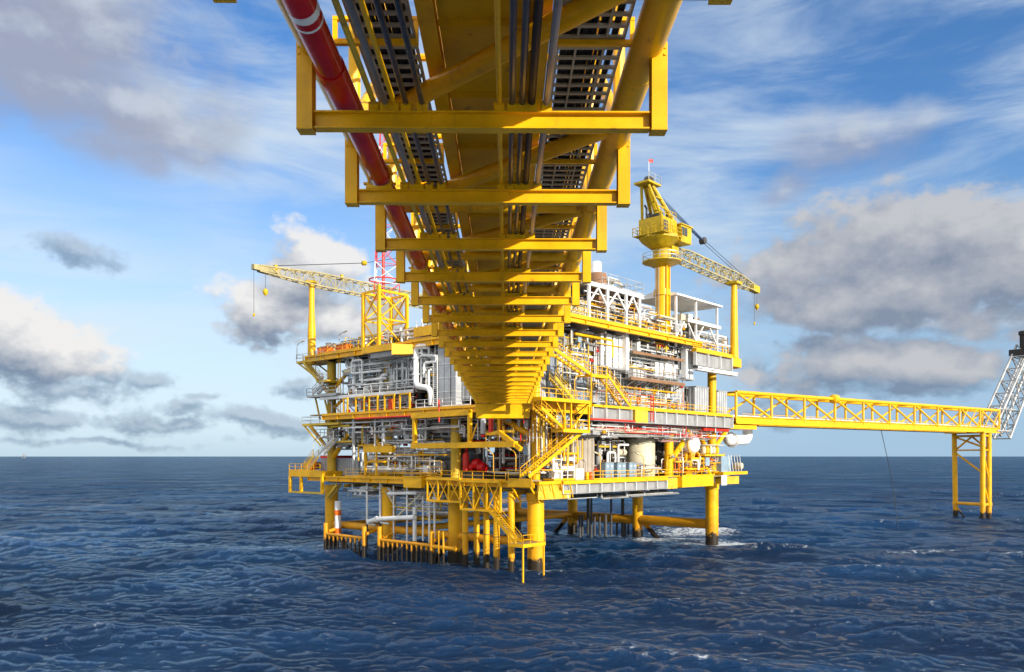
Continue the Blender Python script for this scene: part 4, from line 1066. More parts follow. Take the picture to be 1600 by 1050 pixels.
# yellow structures below / in front of the bridge landing
def beam_frame(name, label, parts, cat='frame', mat='yellow'):
    t = thing(name, label, cat, parts[0][1])
    for nm, p, q, w, h in parts: obj(nm, MB().bar(p, q, w, h), M[mat], t)
    return t


AF = -4.0
beam_frame('landing_support_frame', 'big yellow box-beam frame hanging below the bridge landing', [
    ('top_beam', LP3(645, 650, AF), LP3(735, 644, AF), .7, .75), ('bottom_beam', LP3(645, 697, AF), LP3(806, 694, AF), .75, .72), ('end_post', LP3(648, 651, AF), LP3(648, 693, AF), .5, .5),
    ('middle_post', LP3(734, 642, AF), LP3(734, 691, AF), .45, .45), ('slant_strut', LP3(737, 686, AF), LP3(745.5, 662, AF), .14, .14),
    ('slant_tube', LP3(781, 676, AF), LP3(814, 702, AF), .5, .5), ('tie', LP3(780, 655, AF), LP3(780, 675, AF), .2, .2), ('head_tie', LP3(768, 678, AF), LP3(783, 675, AF), .4, .4)])
beam_frame('hanging_box', 'yellow box beam hung in the open bay of the shaded side above the cellar deck', [
    ('box_beam', LP3(570, 702, -2.6), LP3(615, 702, -2.6), .6, .95), ('post', LP3(571, 707, -2.6), LP3(571, 743, -2.6), .3, .3), ('post', LP3(588, 707, -2.6), LP3(588, 743, -2.6), .2, .2)])
t = thing('edge_box', 'bright yellow box fixed on the cellar deck edge between the risers', 'box', LP3(646, 762, -2.9))
obj('box_body', MB().box(-3.2, -2.5, lb(660, -3), lb(632, -3), lz(646, 762, -3), lz(646, 745, -3)), M['yellow'], t)
obj('box_rim', MB().box(-3.3, -2.45, lb(660.5, -3), lb(631.5, -3), lz(646, 745.2, -3), lz(646, 744.2, -3)), M['yellow'], t)

# latticed yellow balcony below the cellar deck
def lattice(t, a, p0, p1, y0, y1, n, w=.22, cross='x'):
    zs = [(lz(px, y0, a), lz(px, y1, a)) for px in (p0, p1)]
    zt, zb = sum(z[0] for z in zs) / 2, sum(z[1] for z in zs) / 2
    b0, b1 = lb(p0, a), lb(p1, a)
    obj('top_chord', MB().bar((a, b0, zt), (a, b1, zt), w * 1.6, w * 1.6), M['yellow'], t)
    obj('bottom_chord', MB().bar((a, b0, zb), (a, b1, zb), w * 1.6, w * 1.3), M['yellow'], t)
    for k in range(n + 1):
        b = b0 + (b1 - b0) * k / n
        obj('lattice_post', MB().bar((a, b, zb), (a, b, zt), w), M['yellow'], t)
        if k < n:
            bn = b0 + (b1 - b0) * (k + 1) / n
            obj('lattice_brace', MB().bar((a, b, zb), (a, bn, zt), w * .62), M['yellow'], t)
            if cross == 'x': obj('lattice_brace', MB().bar((a + .05, b, zt), (a + .05, bn, zb), w * .62), M['yellow'], t)
    return b0, b1, zb, zt


t = thing('lattice_balcony', 'yellow cross-braced balcony hung under the cellar deck, shallower part', 'balcony', LP3(694, 783, -3.4))
b0, b1, zb, zt = lattice(t, -3.4, 668, 719, 748, 783, 3)
obj('floor_grating', MB().box(-3.4, -1.0, b1, b0, zb - .1, zb), M['steel'], t)
t = thing('lattice_balcony', 'deeper yellow cross-braced balcony above the conductors where the hanging stair starts', 'balcony', LP3(750, 797, -3.6))
b0, b1, zb, zt = lattice(t, -3.6, 720, 782, 752, 797, 3)
obj('floor_grating', MB().box(-3.6, -1.2, b1, b0, zb - .1, zb), M['deck'], t)
obj('back_chord', MB().bar((-1.2, b0, zb), (-1.2, b1, zb), .3), M['yellow'], t)
t = thing('corner_platform', 'bright yellow plated platform at the near corner of the cellar deck', 'platform', LP3(812, 762, -3.4))
a, z0, z1 = -3.6, lz(812, 761, -3.6), lz(812, 750, -3.6)
obj('front_plate', MB().box(a, a + .12, lb(831, a), lb(793, a), z0, z1), M['yellow'], t)
obj('floor', MB().box(a + .12, -1.8, lb(831, a), lb(793, a), z1 - .15, z1), M['deck'], t)
for px in (797, 826): obj('knee', MB().bar((a + .3, lb(px, a), z0), (-1.6, lb(px, a), z0 - 2.0), .2), M['yellow'], t)
t = thing('corner_apron', 'slanting yellow apron plate under the corner of the cellar deck', 'apron', (-2, -2, 9.4))
obj('apron_plate', MB().box(-2.7, 3.6, -2.72, -2.62, 9.3, 10.3), M['dull_yellow'], t)
for k in range(4): obj('apron_strut', MB().bar((-2.2 + 1.8 * k, -2.9, 11.2), (-1.4 + 1.8 * k, -2.75, 9.4), .13), M['yellow'], t)


# ---------------------------------------------------------------- stairs
def stair(label, p, q, width, side, mat='yellow', railh=1.05, name='staircase'):
    """a straight flight from p to q (platform coordinates), width along side"""
    p, q, s = Vector(p), Vector(q), Vector(side).normalized() * width
    t = thing(name, label, 'stairs', p if p.z < q.z else q)
    for off in (Vector((0, 0, 0)), s):
        obj('stringer', MB().bar(p + off, q + off, .10, .42), M[mat], t)
        m = MB()
        n = max(3, round((q - p).length / 1.3))
        for h in (railh, railh * .55): m.bar(p + off + Vector((0, 0, h)), q + off + Vector((0, 0, h)), .06)
        for k in range(n + 1):
            c = p + off + (q - p) * k / n; m.bar(c, c + Vector((0, 0, railh)), .06)
        obj('handrail', m, M[mat], t)
    n = max(4, round(abs(q.z - p.z) / .24)); m = MB()
    run = Vector((q.x - p.x, q.y - p.y, 0)); run = run.normalized() * .13 if run.length > .1 else Vector((.1, 0, 0))
    for k in range(n):
        c = p + (q - p) * ((k + .5) / n)
        m.add([c - run, c + run, c + run + s, c - run + s, c - run + Vector((0, 0, .04)), c + run + Vector((0, 0, .04)), c + run + s + Vector((0, 0, .04)), c - run + s + Vector((0, 0, .04))],
              [(0, 3, 2, 1), (4, 5, 6, 7), (0, 1, 5, 4), (1, 2, 6, 5), (2, 3, 7, 6), (3, 0, 4, 7)])
    obj('treads', m, M['steel' if mat != 'yellow' else 'dull_yellow'], t)
    return t


stair('long yellow flight from the bridge down to the landing on the sunny wall', RP3(866, 545, -4.2), RP3(925, 586, -3.4), 1.3, (0, 1, 0))
stair('yellow flight with open treads from the wall landing down to the main deck', RP3(948, 584, -3.6), RP3(985, 635, -2.6), 1.5, (0, 1, 0))
stair('shaded stair in front of the dark blue-grey wall', RP3(868, 590, -1.2), RP3(898, 626, -1.2), 1.0, (0, 1, 0), 'dull_yellow')
stair('yellow flight below the main deck leading to the caged landing', RP3(846, 637, -4.8), RP3(884, 672, -4.2), 1.3, (0, 1, 0))
stair('lowest yellow flight slanting back down to the corner of the cellar deck', RP3(911, 674, -3.6), RP3(826, 745, -3.6), 1.3, (0, 1, 0))
stair('steep yellow stair hanging down to the boat landing beside the corner leg', LP3(765, 798, -4.2), LP3(806, 850, -4.2), 1.0, (1, 0, 0))
stair('grey stair from the main deck balcony down to the far end of the cellar deck', LP3(521, 684, -2.6), LP3(498, 710, -2.6), 1.0, (1, 0, 0), 'steel')
stair('lower yellowish stair reaching the far end of the cellar deck', LP3(489, 713, -2.8), LP3(470, 739, -2.8), 1.0, (1, 0, 0), 'dull_yellow')
stair('grey stair high on the far corner below the top balcony', LP3(505, 598, -2.4), LP3(488, 616, -2.4), 1.0, (1, 0, 0), 'steel')
stair('slanting stair under the top balcony at the far corner', LP3(474, 567, -2.4), LP3(496, 594, -2.4), 1.0, (1, 0, 0), 'dull_yellow')
stair('yellow stair under the cellar deck near the far leg', LP3(526, 757, -2.0), LP3(508, 780, -2.0), .9, (1, 0, 0), 'dull_yellow')

# landings
def landing(label, a0, a1, b0, b1, z, rails=(), mat='yellow', knee=True, leg_to=None):
    t = thing('stair_landing', label, 'landing', ((a0 + a1) / 2, (b0 + b1) / 2, z - .4))
    obj('floor', MB().box(a0, a1, b0, b1, z - .06, z), M['deck'], t)
    obj('edge', MB().box(a0 - .06, a1 + .06, b0 - .07, b0, z - .38, z + .03), M[mat], t)
    obj('edge', MB().box(a0 - .07, a0, b0, b1, z - .38, z + .03), M[mat], t)
    obj('edge', MB().box(a1, a1 + .07, b0, b1, z - .38, z + .03), M[mat], t)
    P_ = [(a0, b1), (a0, b0), (a1, b0), (a1, b1)]
    for i in rails:
        (x0, y0), (x1, y1) = P_[i], P_[i + 1]
        m = MB(); L = math.hypot(x1 - x0, y1 - y0); n = max(1, round(L / 1.4))
        for h in (.55, 1.1): m.bar((x0, y0, z + h), (x1, y1, z + h), .06)
        for k in range(n + 1): m.bar((x0 + (x1 - x0) * k / n, y0 + (y1 - y0) * k / n, z), (x0 + (x1 - x0) * k / n, y0 + (y1 - y0) * k / n, z + 1.1), .07)
        obj('landing_rail', m, M[mat], t)
    if leg_to is not None:
        for x, y in ((a0 + .1, b0 + .1), (a1 - .1, b0 + .1)): obj('landing_post', MB().bar((x, y, leg_to), (x, y, z - .06), .16), M[mat], t)
    elif knee:
        for x in (a0 + .15, a1 - .15): obj('knee_brace', MB().bar((x, b0 + .1, z - .3), (x, b1, z - 1.6), .12), M[mat], t)
    return t


z = rz(936, 586, -3.4)
landing('yellow landing half way down the sunny wall between two flights', ra(924, -3.6), ra(949, -3.6), -3.6, -1.6, z, (0, 1), leg_to=21.3)
z = rz(895, 671, -4.2)
landing('yellow caged landing hung below the main deck with cross-braced sides', ra(880, -4.4), ra(921, -4.4), -4.4, -2.6, z, (0, 1, 2), knee=False)
t = thing('landing_cage', 'yellow hanger posts and braces that carry the caged landing', 'hanger frame', (ra(900, -4.4), -4.4, z))
for px in (882, 892, 920): obj('hanger', MB().bar((ra(px, -4.5), -4.5, z), (ra(px, -4.5), -4.5, 21.2), .2), M['yellow'], t)
obj('brace', MB().bar((ra(894, -4.52), -4.52, z + .2), (ra(919, -4.52), -4.52, 21.0), .16), M['yellow'], t)
obj('brace', MB().bar((ra(870, -4.52), -4.52, 21.0), (ra(882, -4.52), -4.52, z + 1.2), .14), M['yellow'], t)
z = lz(815, 849, -4.2)
landing('small yellow landing at water level beside the corner leg', -5.2, -1.2, lb(826, -4.2), lb(803, -4.2), z, (0, 1), leg_to=-1.5)
z = rz(890, 635, -4.6)
t = landing('yellow platform outside the main deck below the shaded wall', ra(846, -4.8), ra(922, -4.8), -4.8, -2.5, 21.5, (0, 1), knee=True)
# balconies at the far shaded corner
def balcony(label, p0, p1, py, a0, a1, mat='dull_yellow', strut=True):
    b0, b1 = lb(p1, a0), lb(p0, a0); z = lz((p0 + p1) / 2, py, a0)
    t = thing('corner_balcony', label, 'balcony', (a0, (b0 + b1) / 2, z - .5), 'balconies stacked on the far shaded corner')
    obj('floor', MB().box(a0, a1, b0, b1, z - .35, z), M[mat], t)
    m = MB()
    for h in (.55, 1.1):
        m.bar((a0, b0, z + h), (a0, b1, z + h), .06); m.bar((a0, b1, z + h), (a1, b1, z + h), .06)
    for k in range(5): m.bar((a0, b0 + (b1 - b0) * k / 4, z), (a0, b0 + (b1 - b0) * k / 4, z + 1.1), .07)
    m.bar((a1, b1, z), (a1, b1, z + 1.1), .07)
    obj('balcony_rail', m, M['steel'], t)
    if strut:
        for a in (a0 + .2, a1 - .2): obj('strut', MB().bar((a, b1 - .3, z - .3), (a, max(b0 - 3, 43), z - 3.6), .2), M[mat], t)
    return t


balcony('top balcony at the far shaded corner below the boom rest post', 463, 505, 562, -2.4, 2)
balcony('small grey balcony with short railing at the far shaded corner', 479, 525, 616, -2.4, 1.5, 'steel', False)
balcony('yellowish balcony landing between the two upper corner stairs', 494, 510, 594, -2.4, 1, 'dull_yellow', False)
balcony('broad yellowish balcony level with the main deck at the far shaded corner', 472, 528, 661, -2.4, 4)
balcony('grey catwalk hung below the broad balcony at the far corner', 494, 520, 681, -1.6, .5, 'grey', False)
t = thing('cellar_outrigger', 'yellow box outrigger at the far end of the cellar deck with open legs', 'outrigger', LP3(470, 772, -3))
b0, b1 = lb(503, -3), lb(451, -3); z0, z1 = lz(477, 771, -3), lz(477, 745, -3)
obj('outrigger_beam', MB().box(-3.0, 3, b0, b1, z1, z1 + .95), M['yellow'], t)
obj('lower_beam', MB().box(-3.0, -2.7, b0, b1, z0, z0 + .3), M['dull_yellow'], t)
for px in (452, 469, 502): obj('drop_leg', MB().box(-3.02, -2.62, lb(px, -3) - .22, lb(px, -3) + .22, z0, z1), M['yellow'], t)
obj('outrigger_floor', MB().box(-2.6, 4, 46, b1, 11.2, 11.4), M['deck'], t)
for pxa, ya, pxb, yb, lab in ((493, 622, 500, 655, 'thin olive strut slanting between the small grey and the broad balcony'), (507, 622, 515, 656, 'second thin olive strut nearer the column between the balconies'), (519, 622, 519, 655, 'grey upright pipe between the balconies beside the far column')):
    obj('corner_strut', MB().bar(LP3(pxa, ya, -1.2), LP3(pxb, yb, -1.2), .22), M['dull_yellow' if pxa < 515 else 'steel'], None, lab, 'strut')

# ---------------------------------------------------------------- railings (each side of each deck is one fence)
railing('deck_railing', [(ra(928, -2.5), -2.5, 11.5), (ra(1062, -2.5), -2.5, 11.5)], 'yellow railing along the cellar deck in front of the switch cabinets')
railing('deck_railing', [(ra(1066, -3.2), -3.2, 11.56), (ra(1115, -3.2), -3.2, 11.56), (ra(1115, -3.2), 1, 11.56)], 'yellow railing on the box corner of the cellar deck')
railing('deck_railing', [(-2.5, lb(790, -2.5), 11.5), (-2.5, lb(690, -2.5), 11.5)], 'yellow railing on the cellar deck in front of the red pump')
railing('deck_railing', [(-2.5, lb(688, -2.5), 11.5), (-2.5, lb(540, -2.5), 11.5)], 'yellow railing on the cellar deck along the farther shaded side')
railing('deck_railing', [(-3.5, lb(830, -3.5), lz(812, 750, -3.6)), (-3.5, lb(794, -3.5), lz(812, 750, -3.6))], 'short yellow railing on the plated corner platform')
railing('deck_railing', [(-3.0, lb(500, -3), z1 + .95), (-3.0, lb(452, -3), z1 + .95), (2, lb(452, -3), z1 + .95)], 'yellow railing around the outrigger at the far end of the cellar deck')
railing('deck_railing', [(ra(985, -2.6), -2.6, 21.36), (ra(1140, -2.6), -2.6, 21.36)], 'orange-yellow railing along the main deck below the pale clad wall')
railing('deck_railing', [(-2.4, lb(735, -2.4), 21.26), (-2.4, lb(650, -2.4), 21.26)], 'thin railing along the main deck under the grey ducts', mat='white')
railing('deck_railing', [(-2, lb(646, -2), 23.82), (-2, lb(500, -2), 23.82)], 'pale railing along the process walkway of the shaded side', mat='white')
railing('deck_railing', [(ra(890, -2.6), -2.6, 32.52), (ra(1045, -2.6), -2.6, 32.52)], 'yellow railing along the weather deck on the sunny side')
railing('deck_railing', [(ra(1083, -2.6), -2.6, 31.32), (ra(1138, -2.6), -2.6, 31.32)], 'yellow railing on the far sunny corner deck below the canopy')
railing('deck_railing', [(ra(985, -2), -2, 25.63), (ra(1070, -2), -2, 25.63)], 'grey railing along the mezzanine walkway', mat='steel')
railing('deck_railing', [(-2.3, lb(680, -2.3), 30.85), (-2.3, lb(636, -2.3), 30.85)], 'yellow railing on the upper process deck near the bridge')
railing('deck_railing', [(-2.3, lb(560, -2.3), 30.85), (-2.3, lb(500, -2.3), 30.85)], 'yellow railing on the far half of the upper process deck')
railing('bridge_railing', [(-1.5, D0, 7.70), (-1.5, D1 - 3, 7.70)], 'yellow walkway railing of the link bridge on the red pipe side', fr=BRIDGE, step=2.0, toe=False)
railing('bridge_railing', [(.76, D0, 7.70), (.76, D1 - 3, 7.70)], 'yellow walkway railing of the link bridge on the triple tray side', fr=BRIDGE, step=2.0, toe=False)
# yellow gate frames on the main deck edge
for k, (p, q) in enumerate(((537, 543), (556, 569), (577, 590), (601, 616), (625, 640))):
    b0, b1 = lb(q, -2.5), lb(p, -2.5); m = MB()
    zt = 23.4
    t = thing('gate_frame', ['tall narrow yellow frame on the main deck edge by the far column', 'yellow portal frame nearest the tall narrow one on the main deck edge', 'middle yellow portal frame on the main deck edge',
                             'yellow portal frame with an orange box behind it', 'yellow portal frame on the main deck edge closest to the bridge'][k], 'frame', (-2.5, (b0 + b1) / 2, 21.25), 'yellow portal frames on the main deck edge')
    for b in (b0, b1): obj('frame_post', MB().bar((-2.5, b, 21.25), (-2.5, b, zt), .22), M['yellow'], t)
    obj('frame_head', MB().bar((-2.5, b0 - .1, zt), (-2.5, b1 + .1, zt), .22), M['yellow'], t)

b0 = lb(614, -1.9)
t = thing('hose_box', 'upright orange hose box behind a yellow portal frame on the main deck edge', 'box', (-1.9, b0, 21.25))
obj('box_body', MB().box(-2.1, -1.3, b0, b0 + .8, 21.3, 22.75), M['orange'], t)
obj('box_door', MB().box(-2.14, -2.1, b0 + .08, b0 + .72, 21.4, 22.65), M['signal_red'], t)
obj('box_roof', MB().box(-2.2, -1.2, b0 - .08, b0 + .88, 22.75, 22.83), M['orange'], t)

# ---------------------------------------------------------------- equipment on the decks
def cabinet(p, q, y0, label):
    b = -.9; a0, a1 = ra(p, b), ra(q, b)
    t = thing('switch_cabinet', label, 'cabinet', ((a0 + a1) / 2, b, 11.5), 'blue-grey switch cabinets on the cellar deck')
    z1 = rz(p, y0, b)
    obj('cabinet_body', MB().box(a0, a1, b, b + 1.0, 11.55, z1), M['cabinet'], t)
    mid = (a0 + a1) / 2
    for u0, u1 in ((a0 + .06, mid - .03), (mid + .03, a1 - .06)):
        d = obj('door', MB().box(u0, u1, b - .04, b, 11.65, z1 - .08), M['cabinet'], t)
        obj('meter', MB().box((u0 + u1) / 2 - .14, (u0 + u1) / 2 + .14, b - .07, b - .04, z1 - .6, z1 - .36), M['clean_white'], d)
    obj('cabinet_hood', MB().box(a0 - .08, a1 + .08, b - .15, b + 1.05, z1, z1 + .08), M['steel'], t)


cabinet(946, 959, 723, 'blue-grey switch cabinet nearest the beige corrugated wall')
cabinet(964.5, 978, 723, 'middle blue-grey switch cabinet on the cellar deck')
cabinet(983, 995, 723, 'blue-grey switch cabinet nearest the round beige tank')

t = thing('storage_tank', 'big round beige tank on the cellar deck between the cabinets and the yellow column', 'tank', (ra(999, 2.5), 2.5, 11.5))
c = (ra(999, 2.5), 2.5, 11.5)
obj('tank_shell', MB().lathe(c, [(2.35, .1), (2.35, 5.5), (2.2, 5.75), (.3, 6.0)], 36), M['cream'], t)
for z in (1.9, 3.7, 5.45): obj('tank_hoop', MB().lathe(c, [(2.3, z), (2.4, z), (2.4, z + .07), (2.3, z + .07)], 36), M['cream'], t)
obj('manhole', MB().lathe((c[0] + 1.4, c[1] - 1.95, 14.3), [(.3, 0), (.36, 0), (.36, .15), (.05, .16)], 14, (.55, -.83, 0)), M['steel'], t)
obj('spanning_girder', MB().ibeam((ra(928, -1.8), -1.8, 18.1), (ra(1021, -1.8), -1.8, 18.1), .4, .5, .07, .05), M['cream'], None, 'long cream beam spanning above the switch cabinets and the tank', 'beam')

t = thing('pressure_vessel', 'rounded white vessel end beside the yellow brace under the main deck', 'vessel', RP3(1087, 707, -1.2))
c = RP3(1086, 694, -1.5)
obj('vessel_shell', MB().lathe(c, [(.1, -.55), (.8, -.45), (1.25, -.15), (1.45, .3), (1.45, 4.4), (1.2, 4.9), (.1, 5.1)], 24, (0, 1, 0)), M['clean_white'], t)
obj('vessel_saddle', MB().box(c[0] - 1, c[0] + 1, c[1] + 1, c[1] + 1.4, 11.6, c[2] - 1.2), M['yellow'], t)
obj('vessel_flange', MB().lathe((c[0], c[1] + .35, c[2]), [(1.4, 0), (1.58, 0), (1.58, .12), (1.4, .12)], 24, (0, 1, 0)), M['yellow'], t)

t = thing('chemical_skid', 'white chemical dosing skid with gauge discs on the cellar deck by the corner', 'skid', RP3(889, 748, -1.6))
a0, a1 = ra(866, -1.6), ra(898, -1.6)
obj('skid_base', MB().box(a0, a1, -1.6, .2, 11.5, 11.75), M['yellow'], t)
for k in range(4): obj('skid_post', MB().bar((a0 + .1 + (a1 - a0 - .2) * k / 3, -1.55, 11.7), (a0 + .1 + (a1 - a0 - .2) * k / 3, -1.55, 14.9), .12), M['white'], t)
obj('skid_panel', MB().box(a0 + 1.4, a1 - .1, -1.5, -1.38, 12.7, 13.3), M['clean_white'], t)
obj('skid_panel', MB().box(a0 + 1.4, a1 - .1, -1.5, -1.38, 14.0, 14.4), M['white'], t)
for k in range(3): obj('pot', MB().lathe((a0 + .5 + .75 * k, -1.0, 11.75), [(.28, 0), (.3, .1), (.3, 1.3), (.1, 1.6)], 12), M['white'], t)
for k in range(2): obj('gauge', MB().lathe((a0 + .35, -1.62, 12.3 + 1.2 * k), [(.05, -.06), (.3, -.06), (.3, .03), (.05, .04)], 14, (0, 1, 0)), M['clean_white'], t)
t = thing('white_locker', 'small cream locker beside the dosing skid on the cellar deck', 'locker', RP3(904, 747, -1.5))
a0, a1 = ra(899, -1.5), ra(912, -1.5)
obj('locker_body', MB().box(a0, a1, -1.5, -.5, 11.5, 13.0), M['cream'], t)
obj('locker_door', MB().box(a0 + .1, a1 - .1, -1.54, -1.5, 11.6, 12.9), M['white'], t)
t = thing('safety_drum', 'orange and yellow drum pair standing by the beige corrugated wall', 'drum', RP3(918, 748, -1.5))
for px, mt in ((917, 'yellow'), (922.5, 'orange')): obj('drum_body', MB().lathe((ra(px, -1.5), -1.5, 11.5), [(.25, 0), (.29, .03), (.29, .45), (.31, .48), (.29, .51), (.29, .95), (.2, 1.0)], 14), M[mt], t)

t = thing('fire_pump', 'red fire pump set with upright red bottle behind the cellar deck railing', 'pump', LP3(738, 735, 1))
p = LP3(728, 733, .6)
obj('red_bottle', MB().lathe((p[0], p[1], 12.4), [(.1, 0), (.42, .1), (.46, .3), (.46, 2.3), (.3, 2.6), (.1, 2.75)], 16), M['signal_red'], t)
for k, px in enumerate((738, 746, 754)):
    q = LP3(px, 733, 1.4)
    obj('pump_body', MB().lathe((q[0], q[1] - .6, 13.0 + .5 * (k % 2)), [(.2, 0), (.6, .1), (.75, .3), (.75, 1.0), (.5, 1.2), (.2, 1.3)], 16, (0, 1, 0)), M['red'], t)
obj('pump_base', MB().box(.4, 2.2, lb(760, 1), lb(722, 1), 11.5, 12.4), M['dark'], t)
q = LP3(690, 718, .4); r_ = LP3(726, 717, .4)
big_pipe('dark pipe arching over a small pump left of the red bottle', [(q[0], q[1], 11.6), (q[0], q[1], 14.2), (r_[0], r_[1], 14.2), (r_[0], r_[1], 11.6)], .22, 'dark')
p = LP3(767, 650, -3.2)
t = thing('red_hose_cabinet', 'upright red hose hanging under the bridge landing beside a grey drum', 'hose', LP3(764, 676, -3.2))
obj('hose', MB().box(p[0], p[0] + .35, lb(767.5, -3.2), lb(763, -3.2), lz(765, 676, -3.2), lz(765, 652, -3.2)), M['signal_red'], t)
obj('hose_tray', MB().box(p[0] - .1, p[0] + .8, lb(769, -3.2), lb(760, -3.2), lz(765, 680, -3.2), lz(765, 676, -3.2)), M['yellow'], t)
t = thing('hanging_drum', 'grey drum with a maroon foot hung under the bridge landing', 'drum', LP3(756, 680, -3))
c = LP3(755, 679, -2.6)
obj('drum_shell', MB().lathe((c[0], c[1], c[2]), [(.2, 0), (.36, .1), (.36, 1.9), (.25, 2.1), (.1, 2.2)], 14), M['cladding'], t)
obj('drum_foot', MB().lathe((c[0], c[1], c[2] - .35), [(.2, 0), (.3, .05), (.3, .35), (.2, .36)], 12), M['red'], t)
# red ladder on the main deck girder and other red fittings
def ladder(label, a, b, z0, z1, wdir, mat, w=.5, cage=False):
    t = thing('ladder', label, 'ladder', (a, b, z0))
    for s in (-w / 2, w / 2): obj('ladder_rail', MB().bar((a + wdir[0] * s, b + wdir[1] * s, z0), (a + wdir[0] * s, b + wdir[1] * s, z1), .09), M[mat], t)
    m = MB(); z = z0 + .2
    while z < z1 - .1: m.bar((a - wdir[0] * w / 2, b - wdir[1] * w / 2, z), (a + wdir[0] * w / 2, b + wdir[1] * w / 2, z), .06); z += .27
    obj('rungs', m, M[mat], t)


ladder('pinkish red ladder hung on the main deck girder', ra(1019, -3), -3.0, 19.5, 23.3, (1, 0), 'signal_red', .7)
ladder('pale upright ladder on the pipework next to the grey ducts', -1.9, lb(680, -1.9), 21.5, 28.4, (0, 1), 'white', .8)
ladder('yellow ladder on the far column below the upper balcony', -1.4, lb(530, -1.4), 21.4, 30, (0, 1), 'yellow', .6)
ladder('pale ladder standing behind the lower stair near the corner leg', .4, 2.6, 11.6, 19.5, (0, 1), 'steel', .9)
obj('sprinkler_main', MB().tube([(ra(922, -2.9), -2.9, 19.4), (ra(992, -2.9), -2.9, 19.4)], .16, 8), M['signal_red'], None, 'faded red pipe along the foot of the main deck girder', 'pipe')
obj('deluge_main', MB().tube([(ra(1098, -2), -2, 18.9), (ra(1137, -2), -2, 18.9)], .3, 8), M['signal_red'], None, 'red pipe under the far end of the main deck by the end column', 'pipe')
obj('fire_main', MB().tube([(-2.7, lb(648, -2.7), 20.2), (-2.7, lb(555, -2.7), 20.2)], .14, 8), M['signal_red'], None, 'red pipe under the main deck edge of the shaded side', 'pipe')
obj('deluge_pipe', MB().tube([(-2.7, lb(686, -2.7), 22.2), (-2.7, lb(686, -2.7), 19.2)], .12, 8), M['signal_red'], None, 'short upright red pipe across the main deck edge near the bridge landing', 'pipe')
def life_ring(label, c, nrm):
    t = thing('life_ring', label, 'life ring', c)
    m = MB(); n = 16; nr = Vector(nrm).normalized(); e1 = nr.cross(Vector((0, 0, 1))).normalized(); e2 = Vector((0, 0, 1))
    pts = [Vector(c) + e1 * .4 * math.cos(2 * math.pi * k / n) + e2 * .4 * math.sin(2 * math.pi * k / n) for k in range(n + 1)]
    obj('ring', MB().tube(pts, .11, 8), M['orange'], t)
    obj('ring_hook', MB().box(c[0] - .05, c[0] + .05, c[1] - .05, c[1] + .05, c[2] + .45, c[2] + .6), M['steel'], t)


life_ring('orange life ring on the main deck railing below the long stair', RP3(998, 626, -2.75), (0, -1, 0))
# white sign board with a dark ring on the far cellar corner
t = thing('life_buoy_board', 'white board with a dark ring emblem on the far corner of the cellar deck', 'sign', RP3(1131, 758, -2.6))
a0, a1 = ra(1127, -2.9), ra(1135, -2.9); z0, z1 = rz(1131, 758, -2.9), rz(1131, 742.5, -2.9)
obj('board', MB().box(a0, a1, -2.98, -2.86, z0, z1), M['clean_white'], t)
am, zm = (a0 + a1) / 2, (z0 + z1) / 2 + .1
obj('ring_emblem', MB().tube([(am + .26 * math.cos(2 * math.pi * k / 14), -3.0, zm + .30 * math.sin(2 * math.pi * k / 14)) for k in range(15)], .05, 6), M['cabinet'], t)
t = thing('raft_platform', 'small yellow platform with pale life raft canister jutting out at the far cellar corner', 'platform', RP3(1150, 742, -1))
a0, a1 = ra(1120, -1), ra(1158, -1)
obj('platform_floor', MB().box(a0, a1, -2.2, 3, 11.5, 12.0), M['yellow'], t)
obj('under_box', MB().box(a0 + .5, a1 - 2, -1.6, 2, 9.9, 11.2), M['dull_yellow'], t)
obj('raft_canister', MB().lathe((a1 - .6, -1.6, 12.9), [(.1, 0), (.5, .1), (.6, .4), (.6, 1.4), (.5, 1.7), (.1, 1.8)], 14, (0, 1, 0)), M['cream'], t)
obj('shelter', MB().box(a0 + .4, a0 + 3.8, -1.6, .8, 12.0, 14.6), M['cabinet'], t)
for k in range(5): obj('davit_bar', MB().bar((a0 + 3 + 1.0 * k, -1.9, 12.0), (a0 + 2.2 + 1.0 * k, -1.9, 14.8), .1), M['white'], t)
t = thing('upper_valve_platform', 'cream and yellow valve platform behind the white vessel', 'platform', RP3(1112, 717, 0))
a0, a1 = ra(1098, -1.4), ra(1128, -1.4)
obj('platform_floor', MB().box(a0, a1, -1.8, 2, 14.6, 14.9), M['yellow'], t)
for k in range(5):
    a = a0 + .6 + (a1 - a0 - 1) * k / 5
    obj('valve_block', MB().lathe((a, -1.2, 15.0), [(.3, 0), (.42, .2), (.42, .9), (.25, 1.1), (.4, 1.2), (.4, 1.4), (.1, 1.5)], 10), M[('cream', 'yellow', 'white')[k % 3]], t)
obj('guard_bar', MB().bar((a0, -1.8, 16.4), (a1, -1.8, 16.4), .12), M['cream'], t)
t = thing('cargo_container', 'grey and red container at the far end of the cellar deck behind the stairs', 'container', LP3(520, 738, 1))
obj('container_body', MB().corr((1, lb(560, 1)), (1, lb(502, 1)), 11.5, 14.2, .1, .5, 2.4, (-1, 0)), M['cladding'], t)
obj('red_roof', MB().box(.8, 3.6, lb(530, 1), lb(502, 1), 14.25, 14.7), M['signal_red'], t)
t = thing('orange_crate', 'orange crates stacked at the far tip of the cellar deck', 'crate', LP3(475, 738, -1))
for k, (u, v, h) in enumerate(((0, 0, 1.4), (1.3, .3, 1.1), (.4, 1.6, .9))):
    b = lb(478, -1) - 1.4 + v
    cb = obj('crate_body', MB().box(-1 + u, .1 + u, b, b + 1.2, 12.45, 12.45 + h), M['orange' if k != 1 else 'brown'], t)
    obj('crate_lid', MB().box(-1.05 + u, .15 + u, b - .05, b + 1.25, 12.45 + h, 12.52 + h), M['orange'], cb)
